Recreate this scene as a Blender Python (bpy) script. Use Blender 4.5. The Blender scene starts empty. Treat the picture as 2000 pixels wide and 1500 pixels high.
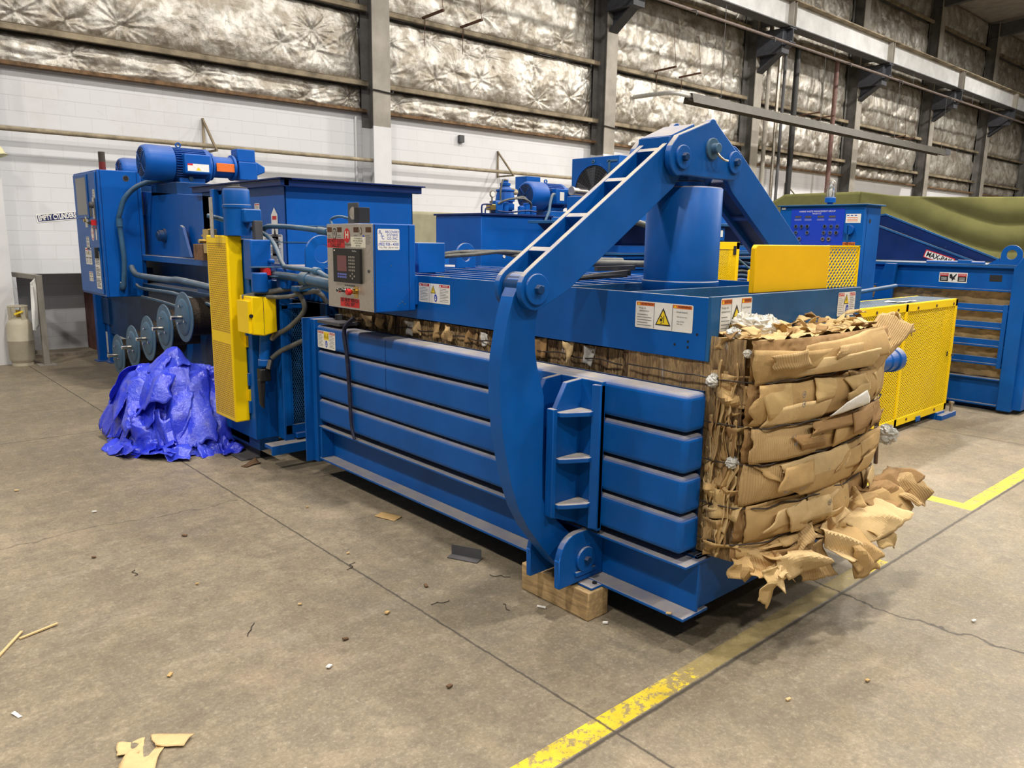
import bpy, bmesh, math, random
import numpy as np
from mathutils import Vector, Matrix
R_=math.radians
random.seed(7)
SC=bpy.context.scene
COL=SC.collection

# ------------------------------------------------------------------ camera
cam_d=bpy.data.cameras.new('camera'); cam=bpy.data.objects.new('camera',cam_d); COL.objects.link(cam)
yaw,pit,rol=R_(41.83),R_(10.67),R_(-0.822)
fw=Vector((math.cos(pit)*math.sin(yaw),math.cos(pit)*math.cos(yaw),-math.sin(pit)))
rt=Vector((math.cos(yaw),-math.sin(yaw),0)); dn=fw.cross(rt)
c_,s_=math.cos(rol),math.sin(rol)
rt,dn=c_*rt+s_*dn,-s_*rt+c_*dn
m4=Matrix((rt,-dn,-fw)).transposed().to_4x4(); m4.translation=Vector((0,0,1.8))
cam.matrix_world=m4
cam_d.sensor_width=36; cam_d.lens=36*1514.6/2000; cam_d.clip_end=200; cam_d.clip_start=.05
SC.camera=cam
# ------------------------------------------------------------------ view, world
SC.view_settings.view_transform='Standard'; SC.view_settings.look='None'
SC.view_settings.gamma=1; SC.view_settings.use_curve_mapping=False
SC.view_settings.exposure=0.3
w=bpy.data.worlds.new('world'); SC.world=w; w.use_nodes=True
w.node_tree.nodes['Background'].inputs[0].default_value=(1.0,.97,.92,1)
w.node_tree.nodes['Background'].inputs[1].default_value=.085
# ------------------------------------------------------------------ hall lamps (high bays under the roof, out of frame)
def lamp(x,y,z,p,size=.55,col=(1,.94,.85)):
    l=bpy.data.lights.new('high_bay','AREA'); l.shape='DISK'; l.size=size; l.energy=p; l.color=col
    o=bpy.data.objects.new('high_bay_light',l); COL.objects.link(o); o.location=(x,y,z)
for x in (-4,2.5,9,16,24,33):
    for y,p in ((7.0,330 if x<12 else 720),(1.2,430 if x<12 else 600),(-5,330)):
        lamp(x+.6*(y>0),y,9.6,p)

# ================================================================== helpers
def nz(a): a=Vector(a); return a.normalized()
class F:
    """a flat frame: o + a*u + b*v + n*off"""
    def __init__(s,o,u,v): s.o=Vector(o); s.u=nz(u); s.v=nz(v); s.n=s.u.cross(s.v)
    def p(s,a,b,n=0): return s.o+s.u*a+s.v*b+s.n*n
def FX(x,y,z): return F((x,y,z),(0,-1,0),(0,0,1))      # a face that looks towards -X
def FY(x,y,z): return F((x,y,z),(1,0,0),(0,0,1))       # a face that looks towards -Y
_txt={}
def text2d(s,bold=0.0):
    k=(s,bold)
    if k in _txt: return _txt[k]
    cu=bpy.data.curves.new('t','FONT'); cu.body=s; cu.size=1; cu.align_x='CENTER'; cu.align_y='CENTER'; cu.offset=bold; cu.resolution_u=3
    ob=bpy.data.objects.new('t',cu); COL.objects.link(ob)
    bpy.context.view_layer.update()
    dg=bpy.context.evaluated_depsgraph_get()
    me=bpy.data.meshes.new_from_object(ob.evaluated_get(dg))
    vs=[(v.co.x,v.co.y) for v in me.vertices]; fs=[tuple(p.vertices) for p in me.polygons]
    bpy.data.objects.remove(ob); bpy.data.curves.remove(cu); bpy.data.meshes.remove(me)
    if vs:
        x0=min(v[0] for v in vs);x1=max(v[0] for v in vs)
    else: x0,x1=0,1
    _txt[k]=(vs,fs,x1-x0); return _txt[k]
def wloc(o):
    l=Vector((0,0,0))
    while o: l+=o.location; o=o.parent
    return l
class M:
    def __init__(s): s.v=[];s.f=[];s.m=[];s.mats=[];s.c=None
    def mi(s,m):
        if m is None: m=s.c
        if m not in s.mats: s.mats.append(m)
        return s.mats.index(m)
    def add(s,vs,fs,m=None):
        b=len(s.v); s.v+= [tuple(p) for p in vs]; i=s.mi(m)
        for f in fs: s.f.append(tuple(b+k for k in f)); s.m.append(i)
        return s
    def box(s,x0,x1,y0,y1,z0,z1,m=None):
        return s.add([(x0,y0,z0),(x1,y0,z0),(x1,y1,z0),(x0,y1,z0),(x0,y0,z1),(x1,y0,z1),(x1,y1,z1),(x0,y1,z1)],
          [(0,3,2,1),(4,5,6,7),(0,1,5,4),(1,2,6,5),(2,3,7,6),(3,0,4,7)],m)
    def fbox(s,fr,a0,a1,b0,b1,n0,n1,m=None):
        P=[fr.p(a,b,n) for n in (n0,n1) for a,b in ((a0,b0),(a1,b0),(a1,b1),(a0,b1))]
        return s.add(P,[(0,3,2,1),(4,5,6,7),(0,1,5,4),(1,2,6,5),(2,3,7,6),(3,0,4,7)],m)
    def bar(s,p,q,w,h=None,up=(0,0,1),m=None):
        p=Vector(p);q=Vector(q);h=h or w;d=(q-p).normalized();u=Vector(up)
        if abs(d.dot(u))>.97:u=Vector((1,0,0))
        r=d.cross(u).normalized();u=r.cross(d)
        P=[a+r*i*w/2+u*j*h/2 for a in (p,q) for i,j in ((-1,-1),(1,-1),(1,1),(-1,1))]
        return s.add(P,[(0,1,2,3),(7,6,5,4),(0,4,5,1),(1,5,6,2),(2,6,7,3),(3,7,4,0)],m)
    def prism(s,pts,ax,a,b,m=None):
        def mk(p,t): return (t,p[0],p[1]) if ax=='x' else ((p[0],t,p[1]) if ax=='y' else (p[0],p[1],t))
        n=len(pts); vs=[mk(p,a) for p in pts]+[mk(p,b) for p in pts]
        fs=[tuple(range(n)),tuple(range(2*n-1,n-1,-1))]+[(i,(i+1)%n,n+(i+1)%n,n+i) for i in range(n)]
        return s.add(vs,fs,m)
    def cyl(s,p,q,r,r2=None,n=28,cap=True,m=None):
        p=Vector(p);q=Vector(q);r2=r if r2 is None else r2;d=(q-p).normalized()
        u=d.orthogonal().normalized();w_=d.cross(u)
        vs=[a+(u*math.cos(t)+w_*math.sin(t))*rr for a,rr in ((p,r),(q,r2)) for t in [2*math.pi*i/n for i in range(n)]]
        fs=[(i,(i+1)%n,n+(i+1)%n,n+i) for i in range(n)]
        if cap: fs+=[tuple(range(n-1,-1,-1)),tuple(range(n,2*n))]
        return s.add(vs,fs,m)
    def lathe(s,p,q,prof,n=32,m=None):
        """prof: (t along p->q in metres, radius)"""
        p=Vector(p);d=(Vector(q)-p).normalized();u=d.orthogonal().normalized();w_=d.cross(u)
        vs=[p+d*t+(u*math.cos(a)+w_*math.sin(a))*max(r,1e-4) for t,r in prof for a in [2*math.pi*i/n for i in range(n)]]
        fs=[(k*n+i,k*n+(i+1)%n,(k+1)*n+(i+1)%n,(k+1)*n+i) for k in range(len(prof)-1) for i in range(n)]
        fs+=[tuple(range(n-1,-1,-1)),tuple(range((len(prof)-1)*n,len(prof)*n))]
        return s.add(vs,fs,m)
    def tube(s,path,r,n=10,sm=True,m=None):
        P=[Vector(p) for p in path]
        if sm and len(P)>2:
            Q=[]
            for i in range(len(P)-1):
                a,b,c,d=P[max(i-1,0)],P[i],P[i+1],P[min(i+2,len(P)-1)]
                for k in range(6):
                    t=k/6; Q.append(.5*((2*b)+(c-a)*t+(2*a-5*b+4*c-d)*t*t+(-a+3*b-3*c+d)*t**3))
            Q.append(P[-1]);P=Q
        d0=(P[1]-P[0]).normalized();u=d0.orthogonal().normalized();vs=[]
        for i,p in enumerate(P):
            d=(P[min(i+1,len(P)-1)]-P[max(i-1,0)]).normalized()
            u=(u-d*u.dot(d)).normalized();w_=d.cross(u)
            rr=r(i/(len(P)-1)) if callable(r) else r
            vs+=[p+(u*math.cos(a)+w_*math.sin(a))*rr for a in [2*math.pi*j/n for j in range(n)]]
        fs=[(k*n+i,k*n+(i+1)%n,(k+1)*n+(i+1)%n,(k+1)*n+i) for k in range(len(P)-1) for i in range(n)]
        fs+=[tuple(range(n-1,-1,-1)),tuple(range((len(P)-1)*n,len(P)*n))]
        return s.add(vs,fs,m)
    def poly(s,fr,pts,off,m=None):
        return s.add([fr.p(a,b,off) for a,b in pts],[tuple(range(len(pts)))],m)
    def rect(s,fr,a0,b0,a1,b1,off,m=None): return s.poly(fr,[(a0,b0),(a1,b0),(a1,b1),(a0,b1)],off,m)
    def disc(s,fr,a,b,r,off,m=None,n=24,ry=None):
        ry=ry or r
        return s.poly(fr,[(a+r*math.cos(2*math.pi*i/n),b+ry*math.sin(2*math.pi*i/n)) for i in range(n)],off,m)
    def ring(s,fr,a,b,r0,r1,n0,n1,m=None,n=28):
        vs=[];
        for nn in (n0,n1):
            for r in (r0,r1):
                vs+=[fr.p(a+r*math.cos(2*math.pi*i/n),b+r*math.sin(2*math.pi*i/n),nn) for i in range(n)]
        q=lambda A,B:[(A*n+i,A*n+(i+1)%n,B*n+(i+1)%n,B*n+i) for i in range(n)]
        return s.add(vs,q(0,1)+q(1,3)+q(3,2)+q(2,0),m)
    def text(s,fr,st,a,b,h,off,m=None,wmax=None,bold=.0):
        vs,fs,w_=text2d(st,bold); sx=h*1.35
        k=sx
        if wmax and w_*sx>wmax: k=wmax/w_
        return s.add([fr.p(a+x*k,b+y*sx,off) for x,y in vs],fs,m)
    def build(s,name,mat=None,parent=None,bevel=0,ang=38,seg=2,weld=False):
        if mat is not None and None in s.mats:
            s.mats[s.mats.index(None)]=mat
        me=bpy.data.meshes.new(name); L=wloc(parent) if parent else Vector((0,0,0))
        me.from_pydata([(x-L.x,y-L.y,z-L.z) for x,y,z in s.v],[],s.f)
        for m_ in (s.mats or [mat]): me.materials.append(m_)
        me.polygons.foreach_set('material_index',s.m)
        bm=bmesh.new(); bm.from_mesh(me)
        if weld: bmesh.ops.remove_doubles(bm,verts=bm.verts,dist=1e-5)
        if getattr(s,'recalc',True): bmesh.ops.recalc_face_normals(bm,faces=bm.faces)
        bm.to_mesh(me); bm.free()
        me.polygons.foreach_set('use_smooth',[True]*len(me.polygons)); me.set_sharp_from_angle(angle=R_(ang))
        o=bpy.data.objects.new(name,me); COL.objects.link(o)
        if parent: o.parent=parent
        if bevel:
            b=o.modifiers.new('b','BEVEL'); b.width=bevel; b.segments=seg; b.limit_method='ANGLE'; b.angle_limit=R_(40); b.use_clamp_overlap=True
        return o
def tag(o,label,cat,group=None,kind=None):
    o['label']=label; o['category']=cat
    if group:o['group']=group
    if kind:o['kind']=kind
    return o
def thing(name,loc,label,cat,group=None):
    o=bpy.data.objects.new(name,None); COL.objects.link(o); o.location=loc; o.empty_display_size=.1
    return tag(o,label,cat,group)
def copy_tree(o,parent=None):
    c=o.copy(); COL.objects.link(c)
    if parent: c.parent=parent
    for ch in list(o.children): copy_tree(ch,c)
    return c
def expanded(mm,fr,w_,h_,px,py,t,depth,m=None,off=0):
    """diagonal bars of expanded metal clipped to w x h"""
    k=py/px
    for sgn in (1,-1):
        c=-h_/k if sgn>0 else 0
        end=w_ if sgn>0 else w_+h_/k
        x=c+px/2
        while x<end:
            pts=[]
            for a,b in ((x,0),(x+sgn*h_/k,h_)): pts.append((a,b))
            (a0,b0),(a1,b1)=pts
            def at_a(a): return b0+(b1-b0)*(a-a0)/(a1-a0)
            A=[(a0,b0),(a1,b1)]
            B=[]
            for (a,b) in A:
                if a<0: B.append((0,at_a(0)))
                elif a>w_: B.append((w_,at_a(w_)))
                else: B.append((a,b))
            if abs(B[0][1]-B[1][1])>1e-3:
                d=Vector((B[1][0]-B[0][0],B[1][1]-B[0][1])).normalized(); q=Vector((-d.y,d.x))*t/2
                P=[fr.p(a+q.x*e,b+q.y*e,off+n+ (.0007 if sgn>0 else 0)) for n in (0,depth) for (a,b),e in ((B[0],-1),(B[1],-1),(B[1],1),(B[0],1))]
                mm.add(P,[(4,5,6,7),(0,1,5,4),(2,3,7,6),(3,2,1,0)],m)
            x+=px
# ================================================================== materials
def nodes(name):
    m=bpy.data.materials.new(name); m.use_nodes=True; nt=m.node_tree; b=nt.nodes['Principled BSDF']; return m,nt,b
def N(nt,t,**k):
    n=nt.nodes.new(t)
    for a,b in k.items():
        if a.startswith('i_'): n.inputs[int(a[2:]) if a[2:].isdigit() else a[2:]].default_value=b
        else: setattr(n,a,b)
    return n
def ramp(nt,src,stops):
    r=nt.nodes.new('ShaderNodeValToRGB'); nt.links.new(src,r.inputs[0]); e=r.color_ramp.elements
    while len(e)<len(stops): e.new(.5)
    for i,(p,c) in enumerate(stops):
        e[i].position=p; e[i].color=(c,c,c,1) if isinstance(c,(int,float)) else (*c,1)
    return r
def mix(nt,f,a,b,mode='MIX'):
    n=nt.nodes.new('ShaderNodeMix'); n.data_type='RGBA'; n.blend_type=mode
    for s,v in ((n.inputs[0],f),(n.inputs[6],a),(n.inputs[7],b)):
        if hasattr(v,'is_linked') or hasattr(v,'links'): nt.links.new(v,s)
        elif isinstance(v,(tuple,list)): s.default_value=(*v,1)[:4]
        else: s.default_value=v
    return n.outputs[2]
def noise(nt,scale,detail=4,rough=.55,vec=None,dist=0):
    n=N(nt,'ShaderNodeTexNoise'); n.inputs['Scale'].default_value=scale;n.inputs['Detail'].default_value=detail;n.inputs['Roughness'].default_value=rough;n.inputs['Distortion'].default_value=dist
    if vec is not None: nt.links.new(vec,n.inputs['Vector'])
    else:
        g=N(nt,'ShaderNodeNewGeometry'); nt.links.new(g.outputs['Position'],n.inputs['Vector'])
    return n.outputs['Fac']
def bump(nt,b,h,st=.2,d=.01):
    n=N(nt,'ShaderNodeBump'); n.inputs['Strength'].default_value=st;n.inputs['Distance'].default_value=d
    nt.links.new(h,n.inputs['Height']); nt.links.new(n.outputs['Normal'],b.inputs['Normal'])
def math_(nt,op,a,b=None,c=None,clamp=False):
    n=nt.nodes.new('ShaderNodeMath'); n.operation=op; n.use_clamp=clamp
    for i,v in enumerate((a,b,c)):
        if v is None: continue
        if hasattr(v,'links'): nt.links.new(v,n.inputs[i])
        else: n.inputs[i].default_value=v
    return n.outputs[0]
def paint(name,col,rough=.42,dust=.55,dustcol=(.36,.31,.235),var=.25,scratch=.0,metal=0,streak=.0,lo=.35,hi=.95,spec=.24):
    m,nt,b=nodes(name)
    n1=noise(nt,2.2,5,.6); r1=ramp(nt,n1,[(.3,0.),(.75,1.)])
    dark=tuple(c*(1-var) for c in col); lite=tuple(min(1,c*(1+var*.5)) for c in col)
    c=mix(nt,r1.outputs[0],dark,lite)
    n2=noise(nt,38,3,.7)
    if scratch:
        n3=noise(nt,14,6,.75); r3=ramp(nt,n3,[(.66,0.),(.72,1.)])
        c=mix(nt,math_(nt,'MULTIPLY',r3.outputs[0],scratch),c,(.30,.40,.5))
    # settled dust on what faces up
    g=N(nt,'ShaderNodeNewGeometry'); sx=N(nt,'ShaderNodeSeparateXYZ'); nt.links.new(g.outputs['True Normal'],sx.inputs[0])
    up=ramp(nt,sx.outputs[2],[(lo,0.),(hi,1.)])
    ndu=ramp(nt,noise(nt,9,5,.6),[(.2,.55),(.7,1.)])
    df=math_(nt,'MULTIPLY',math_(nt,'MULTIPLY',up.outputs[0],ndu.outputs[0]),dust)
    film=math_(nt,'MULTIPLY',ramp(nt,noise(nt,5,6,.7),[(.45,0.),(.8,1.)]).outputs[0],.018*(dust>0))
    df=math_(nt,'ADD',df,film,clamp=True)
    c=mix(nt,df,c,dustcol)
    nt.links.new(c,b.inputs['Base Color'])
    rr=math_(nt,'MULTIPLY_ADD',n2,.18,rough-.09); rr=math_(nt,'MULTIPLY_ADD',df,.4,rr,clamp=True)
    nt.links.new(rr,b.inputs['Roughness']); b.inputs['Metallic'].default_value=metal; b.inputs['Specular IOR Level'].default_value=spec
    bump(nt,b,n2,.06,.004)
    return m
def plain(name,col,rough=.5,metal=0,emit=0,var=.0,bumpS=0,scale=20,spec=.5):
    m,nt,b=nodes(name); b.inputs['Base Color'].default_value=(*col,1);b.inputs['Roughness'].default_value=rough;b.inputs['Metallic'].default_value=metal
    b.inputs['Specular IOR Level'].default_value=spec
    if var or bumpS:
        n=noise(nt,scale,5,.65)
        if var:
            c=mix(nt,ramp(nt,n,[(.3,0.),(.7,1.)]).outputs[0],tuple(k*(1-var) for k in col),tuple(min(1,k*(1+var*.6)) for k in col)); nt.links.new(c,b.inputs['Base Color'])
        if bumpS: bump(nt,b,n,bumpS,.01)
    if emit: b.inputs['Emission Color'].default_value=(*col,1); b.inputs['Emission Strength'].default_value=emit
    return m
BLUE=paint('blue_paint',(.001,.100,.42),dust=.92,dustcol=(.40,.35,.27),scratch=.02)
ARMB=paint('dust_topped_blue_paint',(.001,.098,.41),dust=1.0,dustcol=(.48,.42,.33),scratch=.02,lo=.30,hi=.75)
BLUE2=paint('blue_paint_clean',(.0005,.092,.42),dust=.35,var=.15)
BLUED=paint('blue_paint_dusty',(.018,.11,.29),dust=.6,var=.35)
NAVY=paint('navy_paint',(.004,.024,.13),dust=.2,scratch=.25)
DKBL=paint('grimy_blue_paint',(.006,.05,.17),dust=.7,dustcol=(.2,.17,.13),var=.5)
SPOOLB=paint('grey_blue_paint',(.06,.14,.24),dust=.3,var=.3)
YEL=paint('yellow_paint',(1.0,.68,.001),dust=.10,dustcol=(.6,.45,.2),var=.08,scratch=.0,rough=.45)
YELD=paint('ochre_yellow_paint',(.98,.57,.0005),dust=.06,dustcol=(.5,.4,.2),var=.12,rough=.55)
GREYP=paint('grey_column_paint',(.31,.29,.255),dust=.3,dustcol=(.2,.18,.15),var=.3,rough=.6)
DKGREY=paint('dark_grey_steel',(.085,.087,.095),dust=.3,dustcol=(.12,.1,.09),var=.35,rough=.6)
WHITEP=paint('white_column_paint',(.62,.63,.65),dust=.2,var=.08,rough=.7)
GIRT=paint('dusty_girt_steel',(.30,.25,.175),dust=.9,dustcol=(.22,.17,.11),var=.75,rough=.8)
RUST=plain('rusty_steel',(.10,.045,.025),.85,var=.5,bumpS=.3,scale=12)
PIPEM=plain('dusty_pipe',(.30,.25,.17),.7,var=.4,scale=6)
BLACK=plain('black_rubber',(.012,.012,.013),.55)
DARK=plain('dark_gap',(.01,.01,.012),.9)
STEEL=plain('worn_steel',(.52,.47,.40),.32,1,var=.3)
CHROME=plain('bright_steel',(.75,.74,.72),.18,1)
STAIN=plain('brushed_stainless',(.50,.46,.40),.42,.75,var=.12,scale=60)
WHITE=plain('sticker_white',(.80,.79,.75),.5,var=.06,scale=30)
CREAM=plain('sticker_cream',(.72,.70,.58),.5)
RED=plain('sign_red',(.55,.012,.015),.5)
ORNG=plain('sign_orange',(.75,.16,.02),.5)
WARNY=plain('sign_yellow',(.85,.62,.02),.5)
INK=plain('ink_black',(.015,.015,.015),.6)
GREYINK=plain('ink_grey',(.16,.16,.17),.6)
SBLUE=plain('sign_blue',(.02,.06,.45),.5)
PANELB=plain('control_panel_blue',(.004,.045,.52),.4)
BRASS=plain('brass_fitting',(.55,.38,.12),.35,1)
HOSE=plain('rubber_hose_grey',(.12,.12,.11),.55,var=.5,scale=10)
HOSEB=paint('painted_conduit',(.045,.12,.22),dust=.6,dustcol=(.40,.36,.30),var=.6)
WIREM=plain('dark_baling_wire',(.05,.04,.035),.55,.6)
COIL=plain('wire_coil',(.045,.032,.022),.6,.5,var=.6,scale=70,bumpS=.8)
GLASSD=plain('dark_screen',(.085,.075,.06),.25)
SCRRED=plain('lcd_red',(.16,.035,.035),.3,var=.4,scale=150)
WOOD=None
def wood(name,col,ax=(1,18,1),dark=.45):
    m,nt,b=nodes(name)
    g=N(nt,'ShaderNodeNewGeometry'); mp=N(nt,'ShaderNodeMapping'); mp.inputs['Scale'].default_value=ax; nt.links.new(g.outputs['Position'],mp.inputs[0])
    n=noise(nt,6,6,.7,mp.outputs[0],.6); n2=noise(nt,7,5,.7)
    c=mix(nt,ramp(nt,n,[(.35,0.),(.65,1.)]).outputs[0],tuple(k*dark for k in col),col)
    c=mix(nt,ramp(nt,n2,[(.52,0.),(.72,.8)]).outputs[0],c,tuple(k*.22 for k in col))
    nt.links.new(c,b.inputs['Base Color']); b.inputs['Roughness'].default_value=.8; bump(nt,b,n,.5,.004); return m
WOOD=wood('weathered_timber',(.60,.41,.20),(5,.8,7),.55)
WOODP=wood('plywood',(.30,.16,.08),(3,3,30))
def cardboard(name,col,sc=1,edge=0):
    m,nt,b=nodes(name)
    tc=N(nt,'ShaderNodeTexCoord')
    n=noise(nt,3.2,6,.65); c=mix(nt,ramp(nt,n,[(.3,0.),(.72,1.)]).outputs[0],tuple(k*.62 for k in col),col)
    w_=N(nt,'ShaderNodeTexWave'); w_.wave_type='BANDS'; w_.bands_direction='X'; w_.inputs['Scale'].default_value=38*sc; w_.inputs['Distortion'].default_value=1.2
    nt.links.new(tc.outputs['UV'],w_.inputs['Vector'])
    n2=noise(nt,22,6,.8)
    c=mix(nt,math_(nt,'MULTIPLY',w_.outputs['Fac'],.07+.25*edge),c,tuple(k*.45 for k in col))
    c=mix(nt,ramp(nt,n2,[(.58,0.),(.8,.55)]).outputs[0],c,tuple(k*.40 for k in col))
    nt.links.new(c,b.inputs['Base Color']); b.inputs['Roughness'].default_value=.78; b.inputs['Specular IOR Level'].default_value=.25
    h=math_(nt,'ADD',math_(nt,'MULTIPLY',w_.outputs['Fac'],.25+edge),math_(nt,'MULTIPLY',n2,1.2)); bump(nt,b,h,.35,.006); return m
CB=[cardboard('kraft_cardboard',(.62,.41,.18)),cardboard('light_cardboard',(.76,.55,.28)),cardboard('brown_cardboard',(.42,.25,.105)),
    cardboard('ridged_cardboard',(.64,.43,.20),.7,1),cardboard('yellowed_cardboard',(.68,.48,.22))]
CBD=cardboard('dark_cardboard',(.17,.10,.055)); PAPERW=plain('crumpled_white_paper',(.66,.64,.58),.85,var=.2,bumpS=.6,scale=25)
PLASTIC=plain('clear_film_scrap',(.55,.55,.52),.25,var=.2)
# ================================================================== numpy noise
def vnoise(x,y,seed=0):
    xi=np.floor(x).astype(np.int64);yi=np.floor(y).astype(np.int64);xf=x-xi;yf=y-yi
    def h(a,b):
        n=(a*374761393+b*668265263+seed*1442695041)&0x7fffffff
        n=((n^(n>>13))*1274126177)&0x7fffffff
        return ((n^(n>>16))&0xffff)/65535.
    u=xf*xf*(3-2*xf);v=yf*yf*(3-2*yf)
    return (h(xi,yi)*(1-u)+h(xi+1,yi)*u)*(1-v)+(h(xi,yi+1)*(1-u)+h(xi+1,yi+1)*u)*v
def fbm(x,y,seed=0,o=4,g=.5):
    a=1;s=0;t=0
    for i in range(o): s=s+a*vnoise(x*2**i,y*2**i,seed+i*17);t+=a;a*=g
    return s/t
def ridged(x,y,seed=0,o=4,g=.55):
    a=1;s=0;t=0
    for i in range(o): s=s+a*(1-np.abs(2*vnoise(x*2**i,y*2**i,seed+i*31)-1));t+=a;a*=g
    return s/t
def grid_obj(name,P,mat,parent=None,uv=None,thick=0,smooth=True,ang=None,mask=None):
    """P: array (n,m,3) of world points"""
    n,m_=P.shape[:2]; L=wloc(parent) if parent else Vector((0,0,0))
    V=(P.reshape(-1,3)-np.array(L)).tolist()
    fs=[(i*m_+j,i*m_+j+1,(i+1)*m_+j+1,(i+1)*m_+j) for i in range(n-1) for j in range(m_-1) if mask is None or mask[i,j]]
    me=bpy.data.meshes.new(name); me.from_pydata(V,[],fs); me.materials.append(mat)
    u=me.uv_layers.new(name='UVMap')
    if uv is None:
        A,B=np.meshgrid(np.linspace(0,1,n),np.linspace(0,1,m_),indexing='ij'); uv=np.stack([A,B],-1)
    uvf=uv.reshape(-1,2); li=np.empty(len(me.loops),dtype=np.int32); me.loops.foreach_get('vertex_index',li)
    u.data.foreach_set('uv',uvf[li].reshape(-1).astype(np.float32))
    me.polygons.foreach_set('use_smooth',[smooth]*len(me.polygons))
    if ang: me.set_sharp_from_angle(angle=R_(ang))
    o=bpy.data.objects.new(name,me); COL.objects.link(o)
    if parent:o.parent=parent
    if thick:
        s=o.modifiers.new('s','SOLIDIFY'); s.thickness=thick; s.offset=0
    return o
# ================================================================== THE HALL
WY=12.8; COLX=[1.80,7.88,13.97,20.07,26.17,32.27,38.36,44.4]
# --- floor: concrete with joints, cracks and worn yellow lines painted on it
def floor_mat():
    m,nt,b=nodes('concrete_floor')
    g=N(nt,'ShaderNodeNewGeometry'); sp=N(nt,'ShaderNodeSeparateXYZ'); nt.links.new(g.outputs['Position'],sp.inputs[0]); X,Y=sp.outputs[0],sp.outputs[1]
    A=lambda op,a,b_=None,c=None,cl=False: math_(nt,op,a,b_,c,cl)
    n1=noise(nt,.55,7,.62); n2=noise(nt,3.5,9,.78); n3=noise(nt,60,5,.8)
    c=mix(nt,ramp(nt,n1,[(.36,0.),(.64,1.)]).outputs[0],(.215,.175,.115),(.34,.28,.19))
    c=mix(nt,ramp(nt,n2,[(.42,0.),(.62,1.)]).outputs[0],mix(nt,.55,c,(.17,.145,.11)),c)
    mp=N(nt,'ShaderNodeMapping'); mp.inputs['Scale'].default_value=(.5,3.2,1); mp.inputs['Rotation'].default_value=(0,0,.5); nt.links.new(g.outputs['Position'],mp.inputs[0])
    c=mix(nt,ramp(nt,noise(nt,1.6,6,.7,mp.outputs[0]),[(.55,0.),(.78,.40)]).outputs[0],c,(.42,.36,.28))
    mp2=N(nt,'ShaderNodeMapping'); mp2.inputs['Scale'].default_value=(4.5,.6,1); mp2.inputs['Rotation'].default_value=(0,0,.2); nt.links.new(g.outputs['Position'],mp2.inputs[0])
    c=mix(nt,ramp(nt,noise(nt,14,8,.8),[(.40,.30),(.5,0.)]).outputs[0],c,(.13,.105,.075)); c=mix(nt,ramp(nt,noise(nt,11,8,.8),[(.52,0.),(.66,.32)]).outputs[0],c,(.50,.43,.31))
    c=mix(nt,ramp(nt,noise(nt,1.3,6,.7,mp2.outputs[0]),[(.56,0.),(.8,.5)]).outputs[0],c,(.12,.105,.085))
    c=mix(nt,ramp(nt,noise(nt,1.1,5,.7),[(.56,0.),(.70,.5)]).outputs[0],c,(.36,.27,.19))
    c=mix(nt,ramp(nt,n3,[(.32,.34),(.6,0.)]).outputs[0],c,(.05,.045,.04))
    c=mix(nt,ramp(nt,n3,[(.55,0.),(.75,.34)]).outputs[0],c,(.62,.56,.46))
    # worn yellow lines
    band=lambda v,a,b_: A('MULTIPLY',A('GREATER_THAN',v,a),A('LESS_THAN',v,b_))
    wear=noise(nt,24,7,.78); wl=noise(nt,.9,2,.5)
    l1=A('MULTIPLY',band(Y,1.675,1.772),A('SUBTRACT',1.0,band(X,4.42,5.76)))
    l2=A('MULTIPLY',band(X,5.765,5.885),band(Y,1.675,4.2))
    big=ramp(nt,A('ABSOLUTE',A('SUBTRACT',X,3.35)),[(.45,1.),(1.15,0.)])       # the stretch worn down by traffic
    thr=A('MULTIPLY_ADD',big.outputs[0],.24,.44)
    keep1=A('MULTIPLY',l1,ramp(nt,A('SUBTRACT',wear,thr),[(.0,0.),(.05,1.)]).outputs[0])
    keep2=A('MULTIPLY',l2,ramp(nt,wear,[(.36,0.),(.42,1.)]).outputs[0])
    ghost=A('MULTIPLY',A('ADD',l1,l2,cl=True),.30)
    c=mix(nt,ghost,c,(.50,.37,.06)); 
    ycol=mix(nt,ramp(nt,n2,[(.35,0.),(.65,1.)]).outputs[0],(.55,.40,.03),(.86,.66,.03))
    c=mix(nt,A('MULTIPLY',A('MAXIMUM',keep1,keep2),.92),c,ycol)
    # saw joints and cracks
    j=noise(nt,9,5,.75); jit=A('MULTIPLY',A('SUBTRACT',j,.5),.022)
    def line(v,pos,wd,jt=jit): return ramp(nt,A('ABSOLUTE',A('ADD',A('SUBTRACT',v,pos),jt)),[(wd*.4,1.),(wd,0.)]).outputs[0]
    jo=A('MAXIMUM',line(Y,1.661,.012),line(X,2.031,.008))
    for p in (-4.1,8.1): jo=A('MAXIMUM',jo,line(X,p,.008))
    for p in (-4.4,7.7): jo=A('MAXIMUM',jo,line(Y,p,.008))
    jit2=A('MULTIPLY',A('SUBTRACT',noise(nt,1.5,5,.6),.5),.45)
    cr=A('MULTIPLY',line(X,3.84,.011,jit2),band(Y,-2,1.95))
    cr2=A('MULTIPLY',A('MULTIPLY',line(Y,5.05,.008,jit2),band(X,-3,2.0)),.6)
    jo=A('MAXIMUM',jo,A('MAXIMUM',cr,cr2))
    c=mix(nt,A('MULTIPLY',jo,.85),c,(.05,.042,.035))
    nt.links.new(c,b.inputs['Base Color'])
    nt.links.new(ramp(nt,n2,[(.3,.50),(.7,.72)]).outputs[0],b.inputs['Roughness']); b.inputs['Specular IOR Level'].default_value=.35
    hh=A('SUBTRACT',A('MULTIPLY',n3,.15),jo); bump(nt,b,hh,.35,.006)
    return m
fl=M().box(-12,60,-12,14.6,-.3,0).build('floor',floor_mat()); fl['kind']='structure'
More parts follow.
